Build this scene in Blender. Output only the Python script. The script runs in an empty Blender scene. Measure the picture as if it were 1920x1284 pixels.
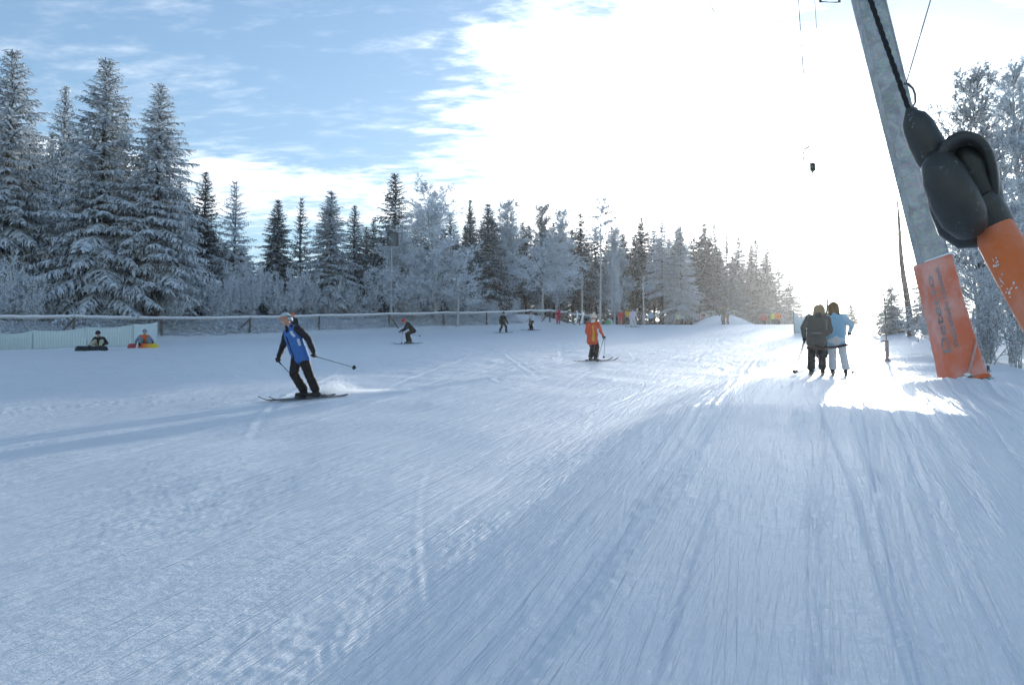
import bpy, math, random
import numpy as np
from mathutils import Vector, Matrix

D = bpy.data
SC = bpy.context.scene
COL = SC.collection
R = math.radians
rng0 = np.random.default_rng(7)
random.seed(7)

# ------------------------------------------------------------------ camera
FPX = 1478.0                      # focal length in photograph pixels (1920 wide)
PITCH = R(4.0)
CAMZ = 1.65
cam_d = D.cameras.new('camera'); cam = D.objects.new('camera', cam_d); COL.objects.link(cam)
cam.location = (0, 0, CAMZ); cam.rotation_euler = (R(90) + PITCH, 0, 0)
cam_d.sensor_width = 36; cam_d.lens = 36 * FPX / 1920; cam_d.clip_start = 0.05; cam_d.clip_end = 3000
SC.camera = cam

# ------------------------------------------------------------------ light
SUN_AZ = R(24.6)                  # right of the view axis (+y)
SUN_EL = R(8.7)
SUN = Vector((math.sin(SUN_AZ) * math.cos(SUN_EL), math.cos(SUN_AZ) * math.cos(SUN_EL), math.sin(SUN_EL)))
sl = D.lights.new('sun', 'SUN'); sun = D.objects.new('sun', sl); COL.objects.link(sun)
sl.energy = 3.0; sl.angle = R(0.6); sl.color = (1.0, 0.95, 0.87)
sun.rotation_euler = SUN.to_track_quat('Z', 'Y').to_euler(); sun.location = (60, 140, 60)

SC.view_settings.view_transform = 'Standard'; SC.view_settings.look = 'None'
SC.view_settings.exposure = 1.18; SC.view_settings.gamma = 1.0
SC.render.engine = 'CYCLES'
SC.cycles.max_bounces = 5; SC.cycles.diffuse_bounces = 3; SC.cycles.glossy_bounces = 2
SC.cycles.transmission_bounces = 2; SC.cycles.volume_bounces = 0; SC.cycles.transparent_max_bounces = 6
SC.cycles.use_denoising = True
SC.cycles.caustics_reflective = False; SC.cycles.caustics_refractive = False

def N(nt, typ, **kw):
    n = nt.nodes.new(typ)
    for k, v in kw.items():
        if k.startswith('i_'):
            key = k[2:]; key = int(key) if key.isdigit() else key.replace('_', ' ')
            n.inputs[key].default_value = v
        else:
            setattr(n, k, v)
    return n
def L(nt, a, b): nt.links.new(a, b)
def math_node(nt, op, a, b=None, c=None, clamp=False):
    n = nt.nodes.new('ShaderNodeMath'); n.operation = op; n.use_clamp = clamp
    for i, v in enumerate((a, b, c)):
        if v is None: continue
        if isinstance(v, (int, float)): n.inputs[i].default_value = v
        else: nt.links.new(v, n.inputs[i])
    return n.outputs[0]
def vmath(nt, op, a, b=None):
    n = nt.nodes.new('ShaderNodeVectorMath'); n.operation = op
    for i, v in enumerate((a, b)):
        if v is None: continue
        if isinstance(v, (tuple, list, Vector)): n.inputs[i].default_value = tuple(v)
        else: nt.links.new(v, n.inputs[i])
    return n
def smooth(nt, x, a, b):
    n = nt.nodes.new('ShaderNodeMapRange'); n.interpolation_type = 'SMOOTHSTEP'
    n.inputs['From Min'].default_value = a; n.inputs['From Max'].default_value = b
    nt.links.new(x, n.inputs['Value']); return n.outputs[0]
def mixcol(nt, fac, a, b, blend='MIX'):
    n = nt.nodes.new('ShaderNodeMix'); n.data_type = 'RGBA'; n.blend_type = blend
    for s, v in ((0, fac), (6, a), (7, b)):
        if isinstance(v, (int, float)): n.inputs[s].default_value = v
        elif isinstance(v, (tuple, list)): n.inputs[s].default_value = tuple(v) if len(v) == 4 else (*v, 1)
        else: nt.links.new(v, n.inputs[s])
    return n.outputs[2]

world = D.worlds.new('World'); SC.world = world; world.use_nodes = True
wt = world.node_tree; wt.nodes.clear()
sky = N(wt, 'ShaderNodeTexSky', sky_type='NISHITA')
sky.sun_disc = False; sky.sun_elevation = SUN_EL; sky.sun_rotation = SUN_AZ
sky.altitude = 700; sky.air_density = 1.0; sky.dust_density = 0.25; sky.ozone_density = 1.2
SKY_STRENGTH = 0.125
tc = N(wt, 'ShaderNodeTexCoord')
dirv = vmath(wt, 'NORMALIZE', tc.outputs['Generated']).outputs[0]
sep = N(wt, 'ShaderNodeSeparateXYZ'); L(wt, dirv, sep.inputs[0])
dz = math_node(wt, 'MAXIMUM', sep.outputs[2], 0.0)
# flat cloud sheet seen from below
den = math_node(wt, 'ADD', dz, 0.10)
px_ = math_node(wt, 'DIVIDE', sep.outputs[0], den); py_ = math_node(wt, 'DIVIDE', sep.outputs[1], den)
comb = N(wt, 'ShaderNodeCombineXYZ'); L(wt, px_, comb.inputs[0]); L(wt, py_, comb.inputs[1])
mp = N(wt, 'ShaderNodeMapping'); mp.inputs['Rotation'].default_value = (0, 0, R(28)); mp.inputs['Scale'].default_value = (0.55, 1.25, 1)
L(wt, comb.outputs[0], mp.inputs[0])
n_big = N(wt, 'ShaderNodeTexNoise', i_Scale=1.1, i_Detail=3.0, i_Roughness=0.5); L(wt, comb.outputs[0], n_big.inputs['Vector'])
n_mid = N(wt, 'ShaderNodeTexNoise', i_Scale=4.2, i_Detail=8.0, i_Roughness=0.62, i_Distortion=0.35); L(wt, mp.outputs[0], n_mid.inputs['Vector'])
n_fine = N(wt, 'ShaderNodeTexNoise', i_Scale=17.0, i_Detail=5.0, i_Roughness=0.6, i_Distortion=0.3); L(wt, mp.outputs[0], n_fine.inputs['Vector'])
noise = math_node(wt, 'ADD', math_node(wt, 'MULTIPLY', n_mid.outputs[0], 0.58), math_node(wt, 'MULTIPLY', n_fine.outputs[0], 0.42))
noise = math_node(wt, 'ADD', noise, math_node(wt, 'MULTIPLY', math_node(wt, 'SUBTRACT', n_big.outputs[0], 0.5), 0.35))
# the large cloud bank: centred left of and above the sun
def dir_az_el(az, el): return (math.sin(R(az)) * math.cos(R(el)), math.cos(R(az)) * math.cos(R(el)), math.sin(R(el)))
bank = vmath(wt, 'DOT_PRODUCT', dirv, dir_az_el(9.5, 16.5)).outputs['Value']
bank_ang = math_node(wt, 'ARCCOSINE', math_node(wt, 'MINIMUM', bank, 0.99999))
cover = math_node(wt, 'SUBTRACT', 1.0, smooth(wt, bank_ang, R(4.0), R(26.0)))
# a long band of cloud low over the trees
band_el = math_node(wt, 'ARCSINE', sep.outputs[2])
band = math_node(wt, 'MULTIPLY', smooth(wt, band_el, R(10.6), R(12.8)), math_node(wt, 'SUBTRACT', 1.0, smooth(wt, band_el, R(14.5), R(18.5))))
cover = math_node(wt, 'MAXIMUM', cover, math_node(wt, 'MULTIPLY', band, 0.80))
thr = math_node(wt, 'SUBTRACT', 0.76, math_node(wt, 'MULTIPLY', cover, 0.43))
cl = math_node(wt, 'SUBTRACT', noise, thr)
cloud = smooth(wt, cl, -0.10, 0.26)
wisp = math_node(wt, 'MULTIPLY', smooth(wt, noise, 0.47, 0.80), 0.34)
cloud = math_node(wt, 'MAXIMUM', cloud, wisp)
# glare of the hazy air round the sun
sdot = vmath(wt, 'DOT_PRODUCT', dirv, tuple(SUN)).outputs['Value']
sang = math_node(wt, 'ARCCOSINE', math_node(wt, 'MINIMUM', sdot, 0.999999))
aur1 = math_node(wt, 'MULTIPLY', math_node(wt, 'EXPONENT', math_node(wt, 'DIVIDE', sang, -R(3.2))), 9.0)
aur2 = math_node(wt, 'MULTIPLY', math_node(wt, 'EXPONENT', math_node(wt, 'DIVIDE', sang, -R(10.0))), 0.35)
aur = math_node(wt, 'ADD', aur1, aur2)
aurc = N(wt, 'ShaderNodeCombineColor')
L(wt, math_node(wt, 'MULTIPLY', aur, 0.97), aurc.inputs[0]); L(wt, aur, aurc.inputs[1]); L(wt, math_node(wt, 'MULTIPLY', aur, 0.96), aurc.inputs[2])
skyc = N(wt, 'ShaderNodeVectorMath', operation='SCALE'); L(wt, sky.outputs[0], skyc.inputs[0]); skyc.inputs['Scale'].default_value = SKY_STRENGTH
# clouds glow with forward scattered sunlight
cbr = math_node(wt, 'ADD', 0.78, math_node(wt, 'MULTIPLY', math_node(wt, 'EXPONENT', math_node(wt, 'DIVIDE', sang, -R(8.5))), 11.0))
ccol = N(wt, 'ShaderNodeCombineColor')
L(wt, math_node(wt, 'MULTIPLY', cbr, 0.985), ccol.inputs[0]); L(wt, cbr, ccol.inputs[1]); L(wt, math_node(wt, 'MULTIPLY', cbr, 1.02), ccol.inputs[2])
lum = N(wt, 'ShaderNodeRGBToBW'); L(wt, skyc.outputs[0], lum.inputs[0])
soft = N(wt, 'ShaderNodeVectorMath', operation='SCALE'); L(wt, skyc.outputs[0], soft.inputs[0])
L(wt, math_node(wt, 'DIVIDE', 1.2, math_node(wt, 'ADD', 1.0, math_node(wt, 'MULTIPLY', lum.outputs[0], 1.5))), soft.inputs['Scale'])
base_sky = mixcol(wt, 1.0, soft.outputs[0], (0.90, 0.965, 1.03, 1), 'MULTIPLY')
mixed = mixcol(wt, cloud, base_sky, ccol.outputs[0])
tot = mixcol(wt, 1.0, mixed, aurc.outputs[0], 'ADD')
bg = N(wt, 'ShaderNodeBackground'); L(wt, tot, bg.inputs[0]); bg.inputs[1].default_value = 1.0
wo = N(wt, 'ShaderNodeOutputWorld'); L(wt, bg.outputs[0], wo.inputs[0])
world.cycles.sampling_method = 'MANUAL'; world.cycles.sample_map_resolution = 512

# ------------------------------------------------------------------ helpers
def pt(px, py, d):
    """point at photograph pixel (px, py), d metres along the view axis"""
    a = (px - 960) / FPX; b = -(py - 642) / FPX
    c, s = math.cos(PITCH), math.sin(PITCH)
    return Vector((a * d, d * (c - b * s), CAMZ + d * (s + b * c)))
def row_of(x, y, z):
    c, s = math.cos(PITCH), math.sin(PITCH); z = z - CAMZ
    dd = y * c + z * s; up = -y * s + z * c
    return 642 - FPX * up / dd
def sst(x, a, b):
    t = np.clip((x - a) / (b - a), 0, 1); return t * t * (3 - 2 * t)
_perm = np.random.default_rng(3).permutation(4096)
_grad = np.random.default_rng(4).uniform(0, 2 * np.pi, 4096)
def perlin(x, y, seed=0):
    xi = np.floor(x).astype(np.int64); yi = np.floor(y).astype(np.int64)
    fx = x - xi; fy = y - yi
    u = fx ** 3 * (fx * (fx * 6 - 15) + 10); v = fy ** 3 * (fy * (fy * 6 - 15) + 10)
    def g(ix, iy, dx, dy):
        h = _grad[_perm[(_perm[(ix + seed * 131) & 4095] + iy) & 4095]]
        return np.cos(h) * dx + np.sin(h) * dy
    n00 = g(xi, yi, fx, fy); n10 = g(xi + 1, yi, fx - 1, fy); n01 = g(xi, yi + 1, fx, fy - 1); n11 = g(xi + 1, yi + 1, fx - 1, fy - 1)
    return (n00 * (1 - u) + n10 * u) * (1 - v) + (n01 * (1 - u) + n11 * u) * v

UX, UY = math.sin(R(22.4)), math.cos(R(22.4))       # direction of the lift line
FENCE = [(-40, 41.5), (137, 44), (302, 49), (468, 54), (598, 59), (730, 64), (832, 67), (912, 69), (993, 72), (1031, 74), (1064, 77)]
FX = np.array([(p - 960) / FPX * d for p, d in FENCE]); FY = np.array([d for p, d in FENCE], float)
def gz(x, y):
    """height of the snow (large forms)"""
    x = np.asarray(x, float); y = np.asarray(y, float)
    yy = np.clip(y, -25, None)
    z = 0.105 * yy
    q = np.clip(yy - 45, 0, 30); z = z + 0.00085 * q * q
    # past the crest the ground levels off
    k = np.clip(yy - 72, 0, 18); z = z - 0.0042 * k * k
    k2 = np.clip(yy - 90, 0, None); z = z - 0.075 * k2
    s = x * UX + y * UY; t = x * UY - y * UX
    ramp = np.interp(s, [-12, -2, 4, 9.0, 10.3, 11.6, 13.6, 15.0, 17.0, 21, 40, 70], [-0.15, -0.24, -0.03, 0.37, 0.50, 0.545, 0.55, 0.50, 0.34, 0.20, 0.12, 0.0])
    lat = sst(t, -3.2, -1.3) * (1 - 0.06 * sst(t, 1.5, 2.8)) * (1 - sst(t, 2.4, 8.5))
    z = z + ramp * lat
    z = z + 0.17 * np.exp(-((x - 7.05) / 0.9) ** 2 - ((y - 12.15) / 0.75) ** 2)      # snow heaped before the mast foot
    # bank on the right
    z = z + (0.55 * sst(t, 4.5, 9.0) * sst(s, 14, 19)) + 0.5 * sst(t, 2.4, 6.0) * sst(s, 30, 44) * (1 - sst(s, 70, 90))
    z = z + 0.22 * np.maximum(0, np.sin(s * 1.3 + 0.5 * t)) * np.exp(-((t - 3.4) / 1.6) ** 2) * sst(s, 15, 18) * (1 - sst(s, 30, 38))
    # bank below the fence on the left
    yf = np.interp(x, FX, FY); dn = (y - yf) * 0.8
    lf = 1 - sst(x, 1.0, 9.0)
    z = z + 0.42 * sst(dn, -3.5, 1.0) * lf + 0.62 * sst(dn, -0.3, 3.2) * lf + 0.1 * sst(dn, 3.0, 9.0) * lf
    # broad undulation
    z = z + 0.10 * perlin(x * 0.16 + 5, y * 0.10 + 2, 1) * sst(y, 4, 12) + 0.035 * perlin(x * 0.6, y * 0.42, 2) * sst(y, 3, 9)
    return z
def G(x, y): return float(gz(x, y))
def on_ground(px, d):
    x = (px - 960) / FPX * d
    y = d / math.cos(PITCH)
    for _ in range(6):
        z = G(x, y) - CAMZ
        y = (d - z * math.sin(PITCH)) / math.cos(PITCH)
    return Vector((x, y, G(x, y)))

def tag(o, label=None, cat=None, group=None, kind=None):
    if label: o['label'] = label
    if cat: o['category'] = cat
    if group: o['group'] = group
    if kind: o['kind'] = kind
    return o
def empty(name, loc=(0, 0, 0), rz=0.0):
    o = D.objects.new(name, None); COL.objects.link(o); o.location = loc; o.rotation_euler = (0, 0, rz); o.empty_display_size = 0.2
    return o
def link(name, me, parent=None, mat=None):
    o = D.objects.new(name, me); COL.objects.link(o)
    if parent is not None: o.parent = parent
    if mat is not None: me.materials.clear(); me.materials.append(mat)
    return o
def np_mesh(name, V, F, smooth_=False, fattr=None, midx=None):
    """V (n,3), F (m,3|4) int arrays or a list of both"""
    me = D.meshes.new(name)
    Fs = F if isinstance(F, list) else [F]
    V = np.ascontiguousarray(V, np.float32)
    loops = np.concatenate([f.reshape(-1) for f in Fs]).astype(np.int32)
    sizes = np.concatenate([np.full(len(f), f.shape[1], np.int32) for f in Fs])
    starts = np.concatenate([[0], np.cumsum(sizes)[:-1]]).astype(np.int32)
    me.vertices.add(len(V)); me.vertices.foreach_set('co', V.reshape(-1))
    me.loops.add(len(loops)); me.loops.foreach_set('vertex_index', loops)
    me.polygons.add(len(sizes)); me.polygons.foreach_set('loop_start', starts); me.polygons.foreach_set('loop_total', sizes)
    if smooth_: me.polygons.foreach_set('use_smooth', np.ones(len(sizes), bool))
    if midx is not None: me.polygons.foreach_set('material_index', np.asarray(midx, np.int32))
    me.update(calc_edges=True)
    if fattr is not None:
        for k, v in fattr.items():
            a = me.attributes.new(k, 'FLOAT', 'FACE'); a.data.foreach_set('value', np.asarray(v, np.float32))
    me.validate()
    return me
class MB:
    """collects simple solids into one mesh"""
    def __init__(self): self.v = []; self.f = []; self.sm = []
    def add(self, verts, faces, smooth_=False):
        o = len(self.v); self.v += [tuple(p) for p in verts]
        self.f += [tuple(i + o for i in f) for f in faces]; self.sm += [smooth_] * len(faces)
    def box(self, c, size, M=None):
        hx, hy, hz = [s / 2 for s in size]; M = M or Matrix.Identity(3); c = Vector(c)
        vs = [c + M @ Vector((x, y, z)) for x in (-hx, hx) for y in (-hy, hy) for z in (-hz, hz)]
        self.add(vs, [(0, 1, 3, 2), (4, 6, 7, 5), (0, 4, 5, 1), (2, 3, 7, 6), (0, 2, 6, 4), (1, 5, 7, 3)])
    def tube(self, pts, rad, n=8, cap=True, squash=None):
        pts = [Vector(p) for p in pts]; k = len(pts)
        rad = [rad] * k if isinstance(rad, (int, float)) else rad
        vs = []; ref = None
        for i, p in enumerate(pts):
            t = (pts[min(i + 1, k - 1)] - pts[max(i - 1, 0)]).normalized()
            if ref is None: ref = Vector((0, 0, 1)) if abs(t.z) < 0.9 else Vector((1, 0, 0))
            a = (ref - t * ref.dot(t)).normalized(); b = t.cross(a); ref = a
            for j in range(n):
                w = 2 * math.pi * j / n
                e = a * math.cos(w) * (squash or 1) + b * math.sin(w)
                vs.append(p + e * rad[i])
        fs = [(i * n + j, i * n + (j + 1) % n, (i + 1) * n + (j + 1) % n, (i + 1) * n + j) for i in range(k - 1) for j in range(n)]
        self.add(vs, fs, True)
        if cap: self.add(vs[:n], [tuple(range(n - 1, -1, -1))]); self.add(vs[-n:], [tuple(range(n))])
    def ball(self, c, r, n=10, m=7, M=None):
        c = Vector(c); r = (r, r, r) if isinstance(r, (int, float)) else r; M = M or Matrix.Identity(3)
        vs = []
        for i in range(m + 1):
            th = math.pi * i / m
            for j in range(n):
                w = 2 * math.pi * j / n
                vs.append(c + M @ Vector((r[0] * math.sin(th) * math.cos(w), r[1] * math.sin(th) * math.sin(w), r[2] * math.cos(th))))
        fs = [(i * n + j, (i + 1) * n + j, (i + 1) * n + (j + 1) % n, i * n + (j + 1) % n) for i in range(m) for j in range(n)]
        self.add(vs, fs, True)
    def mesh(self, name):
        me = D.meshes.new(name); me.from_pydata(self.v, [], self.f)
        me.polygons.foreach_set('use_smooth', np.array(self.sm, bool)); me.validate(); me.update(); return me
    def build(self, name, mat, parent=None):
        return link(name, self.mesh(name), parent, mat)

# ------------------------------------------------------------------ materials
def mat_base(name):
    m = D.materials.new(name); m.use_nodes = True; nt = m.node_tree
    b = nt.nodes['Principled BSDF']; return m, nt, b
def mat(name, col, rough=0.6, metal=0.0, spec=0.4, var=0.12, scale=14.0, bump=0.15, bscale=None, frost=0.0):
    m, nt, b = mat_base(name)
    tcn = N(nt, 'ShaderNodeTexCoord')
    nz = N(nt, 'ShaderNodeTexNoise', i_Scale=scale, i_Detail=4.0, i_Roughness=0.6); L(nt, tcn.outputs['Object'], nz.inputs['Vector'])
    lo = tuple(c * (1 - var) for c in col); hi = tuple(min(1, c * (1 + var)) for c in col)
    c = mixcol(nt, nz.outputs[0], lo, hi)
    if frost > 0:
        nf = N(nt, 'ShaderNodeTexNoise', i_Scale=scale * 2.3, i_Detail=6.0, i_Roughness=0.7); L(nt, tcn.outputs['Object'], nf.inputs['Vector'])
        c = mixcol(nt, math_node(nt, 'MULTIPLY', smooth(nt, nf.outputs[0], 0.62 - frost * 0.35, 0.72), min(1, frost + 0.3)), c, (0.8, 0.84, 0.88))
    L(nt, c, b.inputs['Base Color'])
    b.inputs['Roughness'].default_value = rough; b.inputs['Metallic'].default_value = metal; b.inputs['Specular IOR Level'].default_value = spec
    if bump > 0:
        nb = N(nt, 'ShaderNodeTexNoise', i_Scale=bscale or scale * 2, i_Detail=5.0, i_Roughness=0.6); L(nt, tcn.outputs['Object'], nb.inputs['Vector'])
        bp = N(nt, 'ShaderNodeBump', i_Strength=bump, i_Distance=0.02); L(nt, nb.outputs[0], bp.inputs['Height']); L(nt, bp.outputs[0], b.inputs['Normal'])
    return m
M = {}
def snow_material():
    m, nt, b = mat_base('snow')
    g = N(nt, 'ShaderNodeNewGeometry')
    def noise_on(vec, sc, det, ro=0.62, dist=0.0):
        n = N(nt, 'ShaderNodeTexNoise', i_Scale=sc, i_Detail=det, i_Roughness=ro, i_Distortion=dist); L(nt, vec, n.inputs['Vector']); return n.outputs[0]
    def mapped(rot, sx, sy):
        mp = N(nt, 'ShaderNodeMapping'); mp.vector_type = 'POINT'
        r1 = N(nt, 'ShaderNodeMapping'); r1.inputs['Rotation'].default_value = (0, 0, R(rot)); L(nt, g.outputs['Position'], r1.inputs[0])
        mp.inputs['Scale'].default_value = (sx, sy, 0.0); L(nt, r1.outputs[0], mp.inputs[0]); return mp.outputs[0]
    pos = g.outputs['Position']
    n_clump = noise_on(pos, 9.0, 5.0); n_grain = noise_on(pos, 60.0, 4.0, 0.7); n_tone = noise_on(pos, 0.9, 4.0, 0.6)
    st1 = noise_on(mapped(22.4, 1.0, 0.04), 22.0, 5.0, 0.68, 0.0)      # scratches along the lift line
    st2 = noise_on(mapped(16.0, 1.0, 0.07), 11.0, 5.0, 0.65, 0.05)      # and down the fall line of the piste
    st3 = noise_on(mapped(38.0, 1.0, 0.10), 16.0, 4.0, 0.65, 0.2)
    patch = noise_on(pos, 0.55, 3.0, 0.55)
    c = mixcol(nt, n_tone, (0.80, 0.835, 0.88), (0.88, 0.90, 0.93)); L(nt, c, b.inputs['Base Color'])
    b.inputs['Roughness'].default_value = 0.42; b.inputs['IOR'].default_value = 1.31; b.inputs['Specular IOR Level'].default_value = 0.5
    rough_patch = smooth(nt, patch, 0.40, 0.62)
    h = math_node(nt, 'ADD', math_node(nt, 'MULTIPLY', n_clump, math_node(nt, 'ADD', 0.10, math_node(nt, 'MULTIPLY', rough_patch, 0.85))), math_node(nt, 'MULTIPLY', n_grain, 0.22))
    plates = noise_on(mapped(21.0, 1.0, 0.07), 5.5, 4.0, 0.55, 0.1)      # scraped plates with crumbly edges
    edge1 = smooth(nt, plates, 0.47, 0.515); edge2 = smooth(nt, plates, 0.57, 0.60); edge3 = smooth(nt, plates, 0.40, 0.42)
    crumbs = noise_on(pos, 28.0, 5.0, 0.75)
    near_edge = math_node(nt, 'SUBTRACT', 1.0, smooth(nt, math_node(nt, 'ABSOLUTE', math_node(nt, 'SUBTRACT', plates, 0.50)), 0.0, 0.05))
    h = math_node(nt, 'ADD', h, math_node(nt, 'MULTIPLY', math_node(nt, 'ADD', edge1, math_node(nt, 'ADD', edge2, edge3)), 0.16))
    h = math_node(nt, 'ADD', h, math_node(nt, 'MULTIPLY', math_node(nt, 'MULTIPLY', crumbs, near_edge), 0.40))
    h = math_node(nt, 'ADD', h, math_node(nt, 'MULTIPLY', st1, math_node(nt, 'SUBTRACT', 0.85, math_node(nt, 'MULTIPLY', rough_patch, 0.45))))
    def cuts(rot, stretch, sc, levels, width):                          # thin ski-edge cuts: contour lines of a stretched noise
        n = noise_on(mapped(rot, 1.0, stretch), sc, 1.5, 0.5, 0.0); tot = None
        for lv in levels:
            d_ = math_node(nt, 'SUBTRACT', 1.0, smooth(nt, math_node(nt, 'ABSOLUTE', math_node(nt, 'SUBTRACT', n, lv)), 0.0, width))
            tot = d_ if tot is None else math_node(nt, 'ADD', tot, d_)
        return tot
    c1_ = cuts(22.4, 0.03, 3.2, (0.40, 0.50, 0.60), 0.010); c2_ = cuts(17.0, 0.04, 2.1, (0.42, 0.50, 0.58), 0.008); c3_ = cuts(19.0, 0.05, 1.7, (0.45, 0.57), 0.008)
    h = math_node(nt, 'SUBTRACT', h, math_node(nt, 'MULTIPLY', math_node(nt, 'ADD', c1_, math_node(nt, 'ADD', c2_, c3_)), 0.15))
    h = math_node(nt, 'ADD', h, math_node(nt, 'MULTIPLY', st2, math_node(nt, 'SUBTRACT', 0.65, math_node(nt, 'MULTIPLY', rough_patch, 0.25))))
    h = math_node(nt, 'ADD', h, math_node(nt, 'MULTIPLY', st3, math_node(nt, 'MULTIPLY', rough_patch, 0.45)))
    bp = N(nt, 'ShaderNodeBump', i_Strength=0.62, i_Distance=0.05); L(nt, h, bp.inputs['Height']); L(nt, bp.outputs[0], b.inputs['Normal'])
    return m
M['snow'] = snow_material()
def foliage_material():
    m, nt, b = mat_base('frosted_needles')
    at = N(nt, 'ShaderNodeAttribute', attribute_name='frost')
    oi = N(nt, 'ShaderNodeObjectInfo'); sepc = N(nt, 'ShaderNodeSeparateColor'); L(nt, oi.outputs['Color'], sepc.inputs[0])
    g = N(nt, 'ShaderNodeNewGeometry'); sx = N(nt, 'ShaderNodeSeparateXYZ'); L(nt, g.outputs['Normal'], sx.inputs[0])
    top = smooth(nt, sx.outputs[2], -0.25, 0.75)
    f = math_node(nt, 'ADD', math_node(nt, 'MULTIPLY', at.outputs['Fac'], 0.75), math_node(nt, 'MULTIPLY', top, 0.45))
    f = math_node(nt, 'ADD', f, math_node(nt, 'SUBTRACT', sepc.outputs[0], 1.0))
    f = smooth(nt, f, 0.05, 0.75)
    f = math_node(nt, 'MULTIPLY', f, 0.98)
    green = mixcol(nt, sepc.outputs[1], (0.016, 0.032, 0.026), (0.05, 0.05, 0.045))
    c = mixcol(nt, f, green, (0.77, 0.83, 0.89)); L(nt, c, b.inputs['Base Color'])
    b.inputs['Roughness'].default_value = 0.75; b.inputs['Specular IOR Level'].default_value = 0.15
    tr = N(nt, 'ShaderNodeBsdfTranslucent'); L(nt, c, tr.inputs[0])
    mx = N(nt, 'ShaderNodeMixShader'); mx.inputs[0].default_value = 0.12
    L(nt, b.outputs[0], mx.inputs[1]); L(nt, tr.outputs[0], mx.inputs[2])
    out = nt.nodes['Material Output']; L(nt, mx.outputs[0], out.inputs[0])
    return m
M['needles'] = foliage_material()
M['bark'] = mat('bark', (0.085, 0.065, 0.05), 0.9, scale=7, var=0.35, bump=0.6, frost=0.12)
M['frost_bark'] = mat('frosted_bark', (0.20, 0.19, 0.18), 0.9, scale=6, var=0.3, bump=0.5, frost=0.75)

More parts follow.
